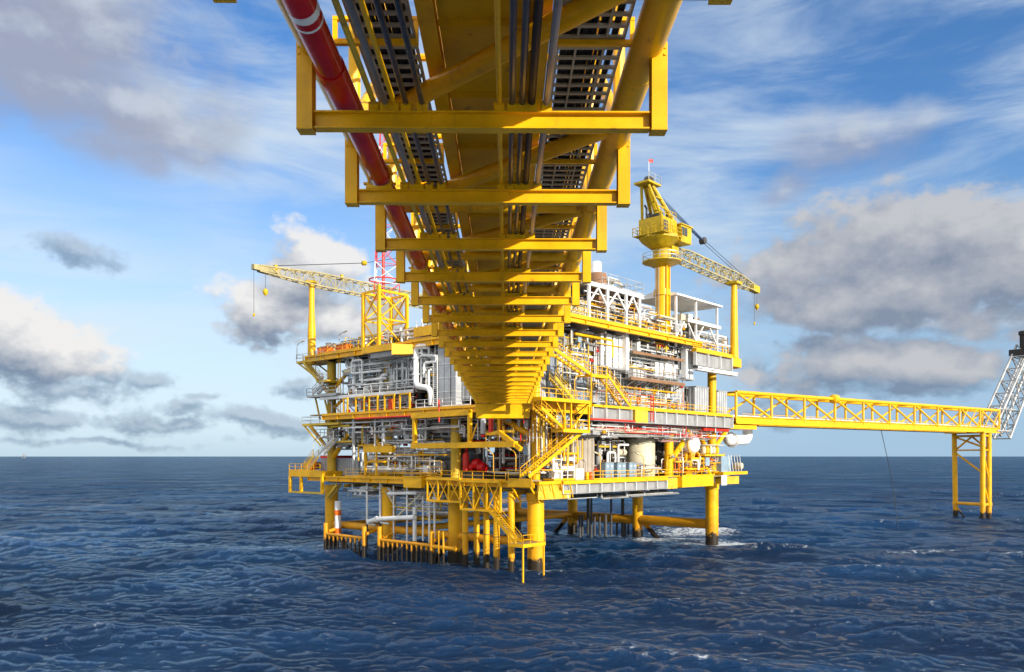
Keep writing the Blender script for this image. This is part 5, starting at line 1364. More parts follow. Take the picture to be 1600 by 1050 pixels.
for px, lab in ((503, 'short orange box on the far upper deck edge by the boom rest post'), (532, 'long orange box on the upper deck edge nearer the lattice tower')):
    t = thing('deck_box', lab, 'box', LP3(px, 552, -1.4))
    b0, b1 = lb(px + 12, -1.4), lb(px - 4, -1.4)
    obj('box_body', MB().box(-1.8, -.6, b0, b1, 30.8, 31.9), M['orange'], t)
    obj('box_lid', MB().box(-1.86, -.54, b0 - .06, b1 + .06, 31.9, 31.98), M['brown'], t)


def lamp(label, p, h, arm, mat='steel', fr=PLAT):
    t = thing('floodlight_post', label, 'lamp post', p, 'floodlight posts', fr); p = Vector(p); a = Vector(arm)
    obj('lamp_pole', MB().tube([p, p + Vector((0, 0, h * .9)), p + Vector((0, 0, h)) + a * .3, p + Vector((0, 0, h)) + a], .06, 6, bend=.3), M[mat], t)
    e = p + Vector((0, 0, h)) + a
    obj('lamp_head', MB().bar(e - a.normalized() * .1, e + a.normalized() * .7, .22, .14), M['cream'], t)


lamp('thin lamp post on the top balcony at the far shaded corner', LP3(464, 561, -2.2), 2.4, (0, -1.4, .3))
lamp('lamp post on the upper deck edge between the orange boxes and the lattice tower', LP3(530, 541, -1), 1.9, (0, -1.3, .2))
lamp('lamp post beside the grey stair at the far end of the cellar deck', LP3(490, 712, -2.4), 2.6, (0, -1.5, .3))
lamp('lamp on a yellow post on the platform outside the shaded clad wall', RP3(898, 629, -3), 3.3, (1.2, 0, .2), 'yellow')
lamp('lamp post on the cellar deck near the dosing skid and beige wall', RP3(938, 748, -2.2), 3.2, (-.8, 0, .2), 'yellow')
lamp('lamp post leaning over the cellar deck rail near the tank', RP3(1006, 746, -2.2), 2.9, (-1.3, 0, .4), 'yellow')
lamp('lamp arm over the cellar deck rail near the red pump', LP3(771, 738, -2.4), 2.4, (0, .9, .4), 'yellow')
lamp('lamp arm over the cellar deck rail beside the plated corner platform', LP3(806, 740, -2.4), 2.6, (0, .9, .4), 'yellow')

# ---------------------------------------------------------------- things on the roof
t = thing('lattice_tower', 'square yellow braced tower standing on the upper deck balcony left of the bridge', 'tower', LP3(592, 541, -4))
c0 = LP3(592, 541, -4.0); za, zb_ = c0[2], lz(592, 453, -4)
bL = lb(567.5, -4) - c0[1]; aR = 5.2
cor = [(-4, c0[1]), (-4, c0[1] + bL), (-4 + aR, c0[1] + bL), (-4 + aR, c0[1])]
for x, y in cor: obj('tower_post', MB().bar((x, y, za), (x, y, zb_ + (.8 if (x, y) == cor[0] else 0)), .42), M['yellow'], t)
for i in range(4):
    (x0, y0), (x1, y1) = cor[i], cor[(i + 1) % 4]
    zm = (za + zb_) / 2
    for z in (zm, zb_): obj('tower_beam', MB().bar((x0, y0, z), (x1, y1, z), .3 if z == zb_ else .22), M['yellow'], t)
    for z0, z1 in ((za, zm), (zm, zb_)):
        obj('tower_brace', MB().bar((x0, y0, z0), (x1, y1, z1), .18), M['yellow'], t)
        if z0 > za: obj('tower_brace', MB().bar((x1, y1, z0), (x0, y0, z1), .18), M['yellow'], t)
t = thing('tower_balcony', 'projecting yellow balcony with tapered end that carries the lattice tower', 'balcony', (-3, c0[1], za - 1.4))
obj('balcony_slab', MB().box(-5.0, -1.9, lb(612, -5), lb(565, -5), za - .95, za - .02), M['yellow'], t)
obj('balcony_flank', MB().add([(-5, lb(612, -5), za - .1), (-2.2, lb(648, -2.2), za - .1), (-2.2, lb(612, -5), za - .1), (-5, lb(612, -5), za - 1.6), (-2.2, lb(648, -2.2), za - 1.4), (-2.2, lb(612, -5), za - 1.6)],
                              [(0, 1, 2), (5, 4, 3), (0, 3, 4, 1), (1, 4, 5, 2), (2, 5, 3, 0)]), M['yellow'], t)
obj('balcony_under', MB().box(-4.6, -2.2, lb(610, -5), lb(575, -5), za - 1.7, za - .95), M['grey'], t)
obj('balcony_edge', MB().box(-2.5, -2.1, lb(690, -2.3), lb(648, -2.3), 31.2, 32.5), M['yellow'], t)

# red and white mast
def mast(label, X, Y, z0, z1, w0, w1):
    t = thing('telecom_mast', label, 'mast', (X, Y, z0), None, WORLD)
    n = 9
    cs = [(math.cos(2.2 + 2 * math.pi * k / 3), math.sin(2.2 + 2 * math.pi * k / 3)) for k in range(3)]
    P_ = lambda k, f: Vector((X + cs[k][0] * (w0 + (w1 - w0) * f), Y + cs[k][1] * (w0 + (w1 - w0) * f), z0 + (z1 - z0) * f))
    for i in range(n):
        f0, f1 = i / n, (i + 1) / n
        mat = M['signal_red'] if i % 2 == 0 else M['white']
        sec = MB()
        for k in range(3):
            j = (k + 1) % 3
            sec.bar(P_(k, f0), P_(k, f1), .13); 
            sec.bar(P_(k, f0), P_(j, f1), .08); sec.bar(P_(j, f0), P_(k, f1), .08); sec.bar(P_(k, f0), P_(j, f0), .09)
        obj('mast_section', sec, mat, t)
    obj('ring_gallery', MB().tube([(X + 2.5 * math.cos(q * math.pi / 7), Y + 2.5 * math.sin(q * math.pi / 7), z0 + 4.0) for q in range(15)], .12, 6), M['signal_red'], t)
    obj('centre_pole', MB().tube([(X, Y, z0), (X, Y, z1 - 4)], .26, 8), M['signal_red'], t)
    return t


mast('slender red and white lattice mast rising behind the link bridge', (599 - 800) / FPX * 142, 142, 41.5, 72, 3.0, 1.0)
obj('mast_pedestal', MB().box(-25.5, -19.5, 139.5, 144.5, 30.6, 41.5), M['grey'], None, 'grey block under the red and white mast behind the lattice tower', 'block', fr=WORLD)

# white frame structure, brown drums, white tank on the weather deck
FB = -1.5
t = thing('drum_support_structure', 'white braced steel frame carrying two brown drums on the weather deck', 'frame', (ra(955, FB), 2, 32.5))
ax = [ra(px, FB) for px in (905, 920, 949, 978, 999)]
zf = rz(949, 450, FB)
for a in ax[1:]:
    for b in (FB, 5.0): obj('frame_leg', MB().bar((a, b, 32.5), (a, b, zf), .34), M['clean_white'], t)
for b in (FB, 5.0): obj('frame_beam', MB().ibeam((ax[0], b, zf), (ax[-1] + 1, b, zf), .4, .5, .07, .05), M['clean_white'], t)
for i in range(1, 4):
    a0, a1 = ax[i], ax[i + 1]; mid = (a0 + a1) / 2
    for e in (a0, a1): obj('knee_brace', MB().bar((e, FB, zf - 2.6), (mid, FB, zf - .3), .2), M['clean_white'], t)
obj('frame_floor', MB().box(ax[0], ax[-1] + 1, FB, 5, zf + .26, zf + .36), M['steel'], t)
railing('frame_railing', [(ax[1] + 3, FB, zf + .38), (ax[-1] + 1, FB, zf + .38), (ax[-1] + 1, 5, zf + .38)], 'thin grey railing on top of the white exhaust frame', mat='steel', h=1.6)
t = thing('exhaust_drum', 'brown rusted exhaust drum near the bridge standing up through the white frame', 'drum', RP3(934, 474, 1))
c = (ra(934, 1), 1, rz(934, 478, 1))
obj('drum_shell', MB().lathe(c, [(.9, 0), (1.25, .3), (1.25, 4.3), (1.1, 4.5), (.7, 4.6)], 20), M['brown'], t)
for z in (1.2, 2.6): obj('drum_band', MB().lathe((c[0], c[1], c[2] + z), [(1.2, 0), (1.32, 0), (1.32, .14), (1.2, .14)], 20), M['brown'], t)
t = thing('exhaust_drum', 'wider brown drum hung under the far end of the white frame', 'drum', RP3(985, 487, .5))
c = (ra(984, .8), .8, rz(984, 489, .8))
obj('drum_shell', MB().lathe(c, [(1.0, 0), (1.5, .25), (1.5, 1.9), (1.0, 2.1)], 20), M['brown'], t)
obj('drum_band', MB().lathe((c[0], c[1], c[2] + 1.0), [(1.45, 0), (1.57, 0), (1.57, .12), (1.45, .12)], 20), M['brown'], t)
t = thing('header_tank', 'white upright header tank on top of the roof structure close to the bridge', 'tank', RP3(932, 430, 3))
c = (ra(932, 3), 3, rz(932, 436, 3))
obj('tank_shell', MB().lathe(c, [(.7, 0), (.75, .1), (.75, 2.2), (.6, 2.45), (.1, 2.5)], 18), M['clean_white'], t)
obj('tank_skirt', MB().lathe((c[0], c[1], c[2] - 1.4), [(.4, 0), (.6, .1), (.6, 1.4), (.4, 1.45)], 14), M['grey'], t)
obj('tank_support', MB().box(c[0] - 1.6, c[0] + 1.6, c[1] - 1.2, c[1] + 1.2, 36.4, c[2] - 1.4), M['cladding'], t)
t = thing('blower_unit', 'dark blue-grey blower unit on the weather deck between the white frame and the crane', 'blower', RP3(985, 520, 2))
a0, a1 = ra(974, 2), ra(1008, 2)
obj('blower_body', MB().box(a0, a1, 2, 5, 32.5, 34.6), M['dark'], t)
obj('blower_hood', MB().box(a0 + 1, a1 - 1.4, 2.2, 4.8, 34.6, 35.2), M['cabinet'], t)
for k in range(6): obj('blower_louvre', MB().box(a0 + .3, a1 - .3, 1.9, 2.0, 32.8 + .3 * k, 32.92 + .3 * k), M['grey'], t)

# canopy structure on the far sunny corner
t = thing('canopy_frame', 'white steel frame with a pitched white canopy on the far sunny corner deck', 'canopy', (ra(1090, 0), 2, 31.3))
a0, a1, am = ra(1056, -1.4), ra(1120, -1.4), ra(1087, -1.4)
zr = rz(1087, 468, -1.4)
for a in (a0, am, a1):
    for b in (-1.4, 5.2): obj('frame_leg', MB().bar((a, b, 31.3), (a, b, zr - .3), .3), M['clean_white'], t)
obj('canopy_sheet', MB().prism([(-3.9, -.25), (3.9, -.25), (3.9, 0), (0, .75), (-3.9, 0)], (a0 - .6, 1.9, zr), (a1 + .9, 1.9, zr)), M['clean_white'], t)
zm = rz(1087, 503, -1.4)
obj('mid_floor', MB().box(am - 3, a1 + .6, -1.7, 5.4, zm - .3, zm), M['cream'], t)
obj('mid_beam', MB().bar((am - 3, -1.75, zm - .1), (a1 + .6, -1.75, zm - .1), .2, .5), M['white'], t)
for e, f in ((am, am + 2.4), (a1, a1 - 2.4), (a0, a0 + 2.4), (am, am - 2.4)): obj('knee_brace', MB().bar((e, -1.4, zm - 3), (f, -1.4, zm - .4), .2), M['white'], t)
for k in range(3): obj('machine_block', MB().box(am - 2 + 2.2 * k, am - .7 + 2.2 * k, 0, 1.6, zm, zm + 1.2 + .3 * (k % 2)), M[('cream', 'white', 'brown')[k]], t)
t = thing('roof_vessel', 'white horizontal vessel under the canopy frame', 'vessel', RP3(1072, 530, 2))
c = (ra(1064, 2.4), 2.4, 34.0)
obj('vessel_shell', MB().lathe(c, [(.1, 0), (.8, .15), (1.1, .5), (1.1, 4.2), (.8, 4.6), (.1, 4.8)], 20, (1, 0, 0)), M['clean_white'], t)
obj('vessel_saddle', MB().box(c[0] + 1, c[0] + 1.5, 1.6, 3.2, 31.3, 33.4), M['white'], t)

# ---------------------------------------------------------------- cranes
def lattice_boom(parent, p0, p1, w, h, n, mat, taper=.35, up=Vector((0, 0, 1)), r=.09, name='boom_lattice'):
    p0, p1 = Vector(p0), Vector(p1); t = (p1 - p0).normalized(); sx = t.cross(up).normalized(); uy = sx.cross(t)
    def sec(f):
        k = min(1.0, .45 + f * 4, taper + (1 - f) * 2.2)
        c = p0 + (p1 - p0) * f
        return [c + sx * (w / 2 * k) * i + uy * (h / 2 * k) * j for i, j in ((-1, -1), (1, -1), (1, 1), (-1, 1))]
    S = [sec(i / n) for i in range(n + 1)]
    m = MB(); d = MB()
    for i in range(n):
        for k in range(4):
            m.bar(S[i][k], S[i + 1][k], r * 2)
            d.bar(S[i][k] if i % 2 else S[i][(k + 1) % 4], S[i + 1][(k + 1) % 4] if i % 2 else S[i + 1][k], r * 1.1)
            d.bar(S[i][k], S[i][(k + 1) % 4], r * 1.1)
    obj('boom_chords', m, M[mat], parent); obj('boom_lacing', d, M[mat], parent)
    return S


def hook_line(name, label, top, length, fr, block='hook_block', r=.035, size=.42):
    t = thing(name, label, 'crane hook', (top[0], top[1], top[2] - length), 'crane hooks', fr)
    obj('hoist_rope', MB().tube([top, (top[0], top[1], top[2] - length)], r, 5), M['rope'], t)
    c = (top[0], top[1], top[2] - length - size * 2)
    obj(block, MB().lathe(c, [(.08, -.6 * size), (.3 * size, -.3 * size), (.85 * size, .4 * size), (size, 1.1 * size), (.75 * size, 1.9 * size), (.1, 2.2 * size)], 10), M['crane'], t)
    return t


# crane on the sunny side
ca, cb_ = ra(1036, 0), 0.2
ZP = 45.0
t = thing('pedestal_crane', 'big yellow pedestal crane with A-frame and lattice boom on the sunny side', 'crane', (ca, cb_, 32.4))
obj('pedestal', MB().tube([(ca, cb_, 30.8), (ca, cb_, rz(1036, 405, 0))], 1.05, 24), M['yellow'], t)
for z in (rz(1036, 462, 0), rz(1036, 535, 0)): obj('pedestal_collar', MB().lathe((ca, cb_, z), [(1.0, 0), (1.25, 0), (1.25, .9), (1.0, .9)], 20), M['yellow'], t)
for k in (-.5, .35): obj('pedestal_stiffener', MB().box(ca + k - .08, ca + k + .08, cb_ - 1.22, cb_ - .95, 32.6, 44), M['yellow'], t)
z0 = rz(1036, 420, 0)
rp_ = obj('ring_platform', MB().lathe((ca, cb_, z0), [(1.0, .1), (2.3, .75), (3.0, .95), (3.0, 1.12), (1.0, 1.12)], 14), M['crane'], t)
m = MB()
for k in range(14):
    p = [(ca + 2.95 * math.cos(2 * math.pi * q / 14), cb_ + 2.95 * math.sin(2 * math.pi * q / 14)) for q in (k, k + 1)]
    m.bar((p[0][0], p[0][1], z0 + 1.1), (p[0][0], p[0][1], z0 + 2.2), .07)
    for h in (1.65, 2.2): m.bar((p[0][0], p[0][1], z0 + h), (p[1][0], p[1][1], z0 + h), .06)
obj('ring_railing', m, M['steel'], rp_)
z1 = rz(1036, 412, 0); z2 = rz(1036, 390, 0)
obj('slew_column', MB().lathe((ca, cb_, z1), [(1.1, 0), (1.35, .2), (1.35, (z2 - z1) * .8), (1.5, (z2 - z1))], 20), M['crane'], t)
z3 = rz(1036, 372, 0); z4 = rz(1036, 347, 0)
obj('slew_base', MB().lathe((ca - .8, cb_, z2), [(1.3, 0), (1.9, .4), (3.1, (z3 - z2) * .75), (3.1, z3 - z2)], 8), M['crane'], t)
mh = obj('machine_house', MB().box(ca - 3.3, ca + 1.0, cb_ - 2.0, cb_ + 2.0, z3, z4), M['crane'], t)
for k in range(4): obj('house_rib', MB().box(ca - 3.1 + 1.1 * k, ca - 3.0 + 1.1 * k, cb_ - 2.06, cb_ - 2.0, z3 + .1, z4 - .1), M['crane'], mh)
obj('house_vent', MB().box(ca - 2.8, ca - 1.5, cb_ - 2.05, cb_ - 2.0, z3 + .5, z4 - .5), M['dark'], mh)
cz0, cz1 = rz(1062, 383, -1), rz(1062, 357, -1)
cbn = obj('operator_cab', MB().box(ca + 1.2, ca + 4.3, cb_ - 2.6, cb_ - .4, cz0, cz1), M['crane'], t)
for u0, u1 in ((1.3, 2.1), (2.25, 3.0)): obj('cab_window', MB().box(ca + u0, ca + u1, cb_ - 2.66, cb_ - 2.6, cz0 + 1.0, cz1 - .3), M['glass'], cbn)
obj('cab_window', MB().box(ca + 4.3, ca + 4.36, cb_ - 2.4, cb_ - .6, cz0 + .9, cz1 - .3), M['glass'], cbn)
obj('cab_roof', MB().box(ca + 1.0, ca + 4.5, cb_ - 2.8, cb_ - .2, cz1, cz1 + .15), M['crane'], cbn)
obj('boom_foot', MB().box(ca + .9, ca + 2.9, cb_ - 1.2, cb_ + 1.2, rz(1060, 402, 0), rz(1060, 388, 0)), M['crane'], t)
zt = rz(1014, 290, 0)
tx = ra(1014, 0)
for x, y, r in ((ca - 2.8, -1.7, .22), (ca - 2.8, 1.7, .22), (ca + .3, -1.7, .3), (ca + .3, 1.7, .3), (ca - .8, 0, .45)):
    obj('a_frame_leg', MB().tube([(x, cb_ + y, z4), (tx + (.2 if x > ca - 1 else -.8), cb_ + y * .35, zt)], r, 8), M['crane'], t)
for f in (.35, .6): obj('a_frame_tie', MB().bar((ca - 2.8 + (tx - .8 - ca + 2.8) * f, cb_ - 1.3, z4 + (zt - z4) * f), (ca + .3 + (tx - ca) * f, cb_ - 1.3, z4 + (zt - z4) * f), .16), M['crane'], t)
hd = obj('head_platform', MB().box(tx - 1.8, tx + 1.6, cb_ - 1.3, cb_ + 1.3, zt, zt + .3), M['crane'], t)
m = MB()
for x in (tx - 1.8, tx - .1, tx + 1.6):
    m.bar((x, cb_ - 1.3, zt + .3), (x, cb_ - 1.3, zt + 1.4), .08)
for h in (.85, 1.4): m.bar((tx - 1.8, cb_ - 1.3, zt + h), (tx + 1.6, cb_ - 1.3, zt + h), .07)
obj('head_railing', m, M['steel'], hd)
obj('sheave', MB().lathe((tx + .3, cb_ - .4, zt + .8), [(.2, 0), (.75, 0), (.75, .8), (.2, .8)], 16, (0, 1, 0)), M['dark'], hd)
m = MB()
hx0, hx1, hy0, hy1 = ca - 3.9, ca + 1.3, cb_ - 2.7, cb_ + 2.7
obj('house_walkway', MB().box(hx0, hx1, hy0, hy1, z3 - .12, z3 - .02), M['crane'], t)
for (xa, ya), (xb, yb) in (((hx0, hy0), (hx1, hy0)), ((hx0, hy0), (hx0, hy1)), ((hx0, hy1), (hx1, hy1))):
    for h in (.6, 1.15): m.bar((xa, ya, z3 + h), (xb, yb, z3 + h), .07)
    for q in range(5): m.bar((xa + (xb - xa) * q / 4, ya + (yb - ya) * q / 4, z3 - .1), (xa + (xb - xa) * q / 4, ya + (yb - ya) * q / 4, z3 + 1.15), .08)
for h in (.55, 1.1): m.bar((ca - 3.2, cb_ - 1.95, z4 + h), (ca + .9, cb_ - 1.95, z4 + h), .07)
for q in range(5): m.bar((ca - 3.2 + q, cb_ - 1.95, z4), (ca - 3.2 + q, cb_ - 1.95, z4 + 1.1), .08)
obj('house_railing', m, M['crane'], t)
for x in (ca - 1.8, ca + .2): obj('winch_drum', MB().lathe((x, cb_ - 1.0, z4 + .5), [(.2, 0), (.7, 0), (.7, .1), (.45, .1), (.45, 1.9), (.7, 1.9), (.7, 2.0), (.2, 2.0)], 16, (0, 1, 0)), M['dark'], t)
m = MB()
for sx_ in (-.28, .28): m.bar((ca - 1.35, cb_ + sx_, 32.6), (ca - 1.35, cb_ + sx_, z0), .08)
zz = 32.8
while zz < z0: m.bar((ca - 1.35, cb_ - .28, zz), (ca - 1.35, cb_ + .28, zz), .05); zz += .3
obj('pedestal_ladder', m, M['steel'], t)
m = MB()
for k in range(6):
    f = k / 5.0
    m.bar((ca + .3 + (tx + .2 - ca - .3) * f - .25, cb_ - 1.9 + 1.1 * f, z4 + (rz(1014, 290, 0) - z4) * f), (ca + .3 + (tx + .2 - ca - .3) * f + .55, cb_ - 1.9 + 1.1 * f, z4 + (rz(1014, 290, 0) - z4) * f), .12) if False else None
for sx_ in (.45, .95): m.bar((ca + sx_, cb_ - 1.75, z4), (tx + sx_ - .1, cb_ - .7, zt), .08)
for k in range(22):
    f = (k + .5) / 22; c0_ = Vector((ca + .45, cb_ - 1.75, z4)).lerp(Vector((tx + .35, cb_ - .7, zt)), f); m.bar(c0_, c0_ + Vector((.5, 0, 0)), .05)
obj('a_frame_ladder', m, M['steel'], t)
obj('exhaust_stack', MB().tube([(ca - 2.4, cb_ + 1.2, z4), (ca - 2.4, cb_ + 1.2, z4 + 1.8), (ca - 2.9, cb_ + 1.2, z4 + 2.2)], .16, 8), M['dark'], t)
tip = Vector((ra(1184, 0), 0.2, rz(1184, 452, 0)))
bp0 = Vector((ca + 2.2, cb_, rz(1058, 395, 0)))
S = lattice_boom(t, bp0, tip, 1.7, 1.9, 20, 'boom', .4)
obj('boom_head', MB().prism([(-.5, -.7), (.5, -.7), (.5, .5), (-.5, .5)], tip - (tip - bp0).normalized() * 2.2, tip + (tip - bp0).normalized() * .3), M['crane'], t)
bk = Vector((ra(1100, 0), .2, rz(1100, 376, 0)))
for s in (-.5, -.25, 0, .25, .5): obj('luffing_rope', MB().tube([(tx + .6, cb_ + s, zt - .2), (bk.x, bk.y + s * .5, bk.z)], .055, 5), M['blue_rope'], t)
obj('bridle_block', MB().lathe((bk.x, bk.y - .5, bk.z), [(.2, 0), (.55, .05), (.55, .95), (.2, 1)], 10, (0, 1, 0)), M['dark'], t)
for s in (-.5, .5):
    q = bp0 + (tip - bp0) * .93
    obj('pendant', MB().tube([(bk.x, bk.y + s * .6, bk.z), (q.x, q.y + s * .6, q.z + .5)], .045, 5), M['rope'], t)
hook_line('crane_hook', 'yellow hook block hanging from the tip of the boom over the sunny side', (tip.x + .1, tip.y, tip.z - .5), 2.2, PLAT)
hook_line('whip_hook', 'thin whip line with small hook below the yellow block of the sunny side crane', (tip.x - .3, tip.y + .3, tip.z - .4), 5.6, PLAT, size=.2)
t = thing('windsock', 'small red and white flag flying on a thin pole on the crane head', 'flag', (tx - 1.6, cb_, zt + .3))
obj('flag_pole', MB().tube([(tx - 1.6, cb_ - 1.2, zt + .3), (tx - 1.6, cb_ - 1.2, rz(997, 251, 0))], .05, 6), M['white'], t)
zf_ = rz(1003, 254, 0)
m = MB(); n = 7
top = [Vector((tx - 1.6 + .22 * k, cb_ - 1.2 + .12 * math.sin(k * 1.3), zf_ + .35 + .05 * k)) for k in range(n)]; bot = [p - Vector((0, 0, .55 - .02 * i)) for i, p in enumerate(top)]
vs = top + bot + [p + Vector((0, .02, 0)) for p in top] + [p + Vector((0, .02, 0)) for p in bot]
fs = [(k, k + 1, n + k + 1, n + k) for k in range(n - 1)] + [(2 * n + k, 3 * n + k, 3 * n + k + 1, 2 * n + k + 1) for k in range(n - 1)]
obj('flag_cloth', m.add(vs, fs), M['signal_red'], t)

# boom rest post on the sunny side
rx = ra(1147, -1.2)
t = thing('boom_rest', 'slender yellow boom rest post at the far sunny corner under the crane boom', 'post', (rx, -1.2, 29.6))
obj('rest_post', MB().tube([(rx, -1.2, 29.6), (rx, -1.2, rz(1146, 444, -1.2))], [.75, .5], 16), M['yellow'], t)
obj('rest_cradle', MB().box(rx - 1.0, rx + 1.0, -2.2, -.2, rz(1146, 444, -1.2), rz(1146, 440, -1.2)), M['crane'], t)
obj('rest_foot', MB().lathe((rx, -1.2, 29.5), [(.7, 0), (.95, .1), (.95, 1.6), (.72, 1.9)], 16), M['rusty'], t)

# crane on the shaded side: boom lies in its rest
t = thing('shaded_side_crane', 'yellow crane behind the bridge whose lattice boom reaches out over the far shaded corner', 'crane', (-12, 157, 30.8), None, WORLD)
heel = Vector((-12, 155, 43.2)); tipL = Vector(((404 - 800) / FPX * 123, 123, H + (713 - 419) / FPX * 123))
obj('pedestal', MB().tube([(-10, 158, 30), (-10, 158, 42)], 1.3, 20), M['yellow'], t)
obj('machine_house', MB().box(-13, -7, 156, 161, 42, 46), M['yellow'], t)
obj('a_frame_leg', MB().tube([(-10, 158, 46), (-8, 160, 56)], .4, 8), M['crane'], t)
lattice_boom(t, heel, tipL, 1.7, 2.1, 24, 'boom', .42)
dv = (tipL - heel).normalized()
obj('boom_head', MB().prism([(-.4, -.35), (.4, -.35), (.4, .45), (-.4, .45)], tipL - dv * 3.4, tipL + dv * 1.0), M['boom'], t)
obj('head_sheave', MB().lathe(tipL - dv * 3.0 + Vector((0, 0, .5)), [(.2, -.2), (.6, -.2), (.6, .2), (.2, .2)], 12, (1, .5, 0)), M['crane'], t)
q = heel + (tipL - heel) * .62
obj('boom_sheave', MB().lathe((q.x, q.y, q.z + 1.3), [(.2, -.2), (.5, -.2), (.5, .2), (.2, .2)], 10, (1, .5, 0)), M['crane'], t)
bx = Vector(((569 - 800) / FPX * 140, 140, H + (713 - 411) / FPX * 140))
r0 = tipL - dv * 2.5 + Vector((0, 0, .8))
obj('pendant', MB().tube([r0, bx], .06, 5), M['rope'], t)
obj('pendant', MB().tube([bx, (-8, 160, 56)], .05, 5), M['rope'], t)
obj('bridle_block', MB().lathe(bx, [(.1, -.5), (.42, -.3), (.42, .3), (.1, .5)], 10, bx - r0), M['crane'], t)
e = tipL + dv * .8
hook_line('whip_hook', 'thin whip line at the very tip of the boom over the shaded side', (e.x, e.y, e.z - .4), 6.6, WORLD, size=.2)
e = tipL - dv * 1.2
hook_line('crane_hook', 'yellow hook block hanging near the tip of the boom over the shaded side', (e.x, e.y, e.z - .4), 2.6, WORLD)
X, Y = (487 - 800) / FPX * 131, 131
zt_ = H + (713 - 443) / FPX * 131
t = thing('boom_rest', 'yellow boom rest post tapering upward at the far shaded corner', 'post', (X, Y, 29.5), None, WORLD)
obj('rest_post', MB().tube([(X, Y, 29.5), (X, Y, 35), (X, Y, 38), (X, Y, zt_)], [.66, .64, .46, .44], 16), M['yellow'], t)
obj('rest_cradle', MB().box(X - .9, X + .9, Y - .9, Y + .9, zt_, zt_ + .35), M['crane'], t)
obj('rest_collar', MB().lathe((X, Y, 34), [(.6, 0), (.72, 0), (.72, .12), (.6, .12)], 14), M['yellow'], t)

# ---------------------------------------------------------------- flare bridge, trestle and flare boom
P0 = Vector(((1136 - 800) / FPX * 138, 138, 0)); P1 = Vector(((1548 - 800) / FPX * 193, 193, 0))
fy = (P1 - P0).normalized(); L = (P1 - P0).length
FL = frame((P0.x, P0.y, 0), (fy.x, fy.y, 0), (-fy.y, fy.x, 0), (0, 0, 1))
t = thing('flare_bridge', 'long yellow truss bridge stretching from the platform to the trestle in the sea', 'bridge', (L / 2, 0, 20.3), None, FL)
zb_, zt_ = 20.9, 25.4
W2 = 1.9
for y in (-W2, W2):
    obj('deck_girder', MB().ibeam((0, y, zb_ - .2), (L, y, zb_ - .2), .6, 1.3, .12, .1), M['yellow'], t)
    obj('top_chord', MB().tube([(0, y, zt_), (L, y, zt_)], .33, 12), M['yellow'], t)
    n = 10
    for k in range(n + 1):
        x = L * k / n
        obj('truss_post', MB().tube([(x, y, zb_), (x, y, zt_)], .24, 8), M['yellow'], t)
        if k < n:
            xn = L * (k + 1) / n
            obj('truss_diagonal', MB().tube([(x, y, zt_), (xn, y, zb_ + .3)] if y < 0 else [(x, y, zb_ + .3), (xn, y, zt_)], .2, 8), M['yellow'], t)
for k in range(11): obj('top_strut', MB().tube([(L * k / 10, -W2, zt_), (L * k / 10, W2, zt_)], .18, 8), M['yellow'], t)
obj('deck_plate', MB().box(0, L, -W2 + .1, W2 - .1, zb_ - .3, zb_ - .22), M['yellow'], t)
obj('girder_skirt', MB().box(6, L - 16, -W2 - .05, W2 + .05, zb_ - 1.0, zb_ - .88), M['yellow'], t)
xk = L * .30
obj('chord_collar', MB().lathe((xk - 1.0, -W2, zt_), [(.3, 0), (.6, .1), (.85, .3), (.85, 1.5), (.6, 1.7), (.3, 1.8)], 14, (1, 0, 0)), M['yellow'], t)
obj('end_seat', MB().box(-1.5, 5.5, -W2, W2, zb_ - 1.7, zb_ - 1.02), M['yellow'], t)
for k in range(5):
    x = L * .80 + k * (L * .2 / 5)
    for y in (-W2 - .1,): obj('end_brace', MB().tube([(x, y, zb_ + .3), (x + L * .04, y, zt_)], .13, 6), M['yellow'], t)
for k, (y, r) in enumerate(((-.8, .25), (0, .35), (.8, .2))):
    obj('flare_line', MB().tube([(0, y, zb_ + .5), (L, y, zb_ + .5)], r, 8), M['white' if k != 1 else 'grey'], None, ['thin white pipe carried inside the flare bridge', 'thick grey flare pipe in the middle of the flare bridge', 'thin white pipe on the far side inside the flare bridge'][k], 'pipe', fr=FL)
railing('bridge_railing', [(2, -W2 + .2, zb_ - .2), (L - 2, -W2 + .2, zb_ - .2)], 'thin yellow walkway railing inside the flare bridge', fr=FL, step=2.4, toe=False)

t = thing('flare_trestle', 'narrow yellow braced trestle standing in the sea under the end of the flare bridge', 'trestle', (L - 8, 0, -3), None, FL)
XB = L - 7.6; zt_ = 19.9
legs = [(XB, -3.0, 0), (XB - 3.0, -3.0, 0), (XB - .6, 4.5, .35)]
for x, y, s in legs:
    lg = obj('trestle_leg', MB().tube([(x, y - s, -3), (x, y, zt_)], .55, 16), M['leg'], t)
    obj('leg_collar', MB().lathe((x, y - s * .7, 3.1), [(.5, 0), (.66, .05), (.66, .8), (.5, .85)], 16), M['leg'], lg)
(x0, y0), (x1, y1), (x2, y2) = [(p[0], p[1]) for p in legs]
for z, r in ((zt_ - .6, .26), (16.0, .18), (3.5, .34)):
    for p, q in (((x0, y0), (x1, y1)), ((x0, y0), (x2, y2)), ((x1, y1), (x2, y2))):
        obj('trestle_beam', MB().tube([(p[0], p[1], z), (q[0], q[1], z)], r, 10), M['leg'], t)
ym = (y0 + y2) / 2
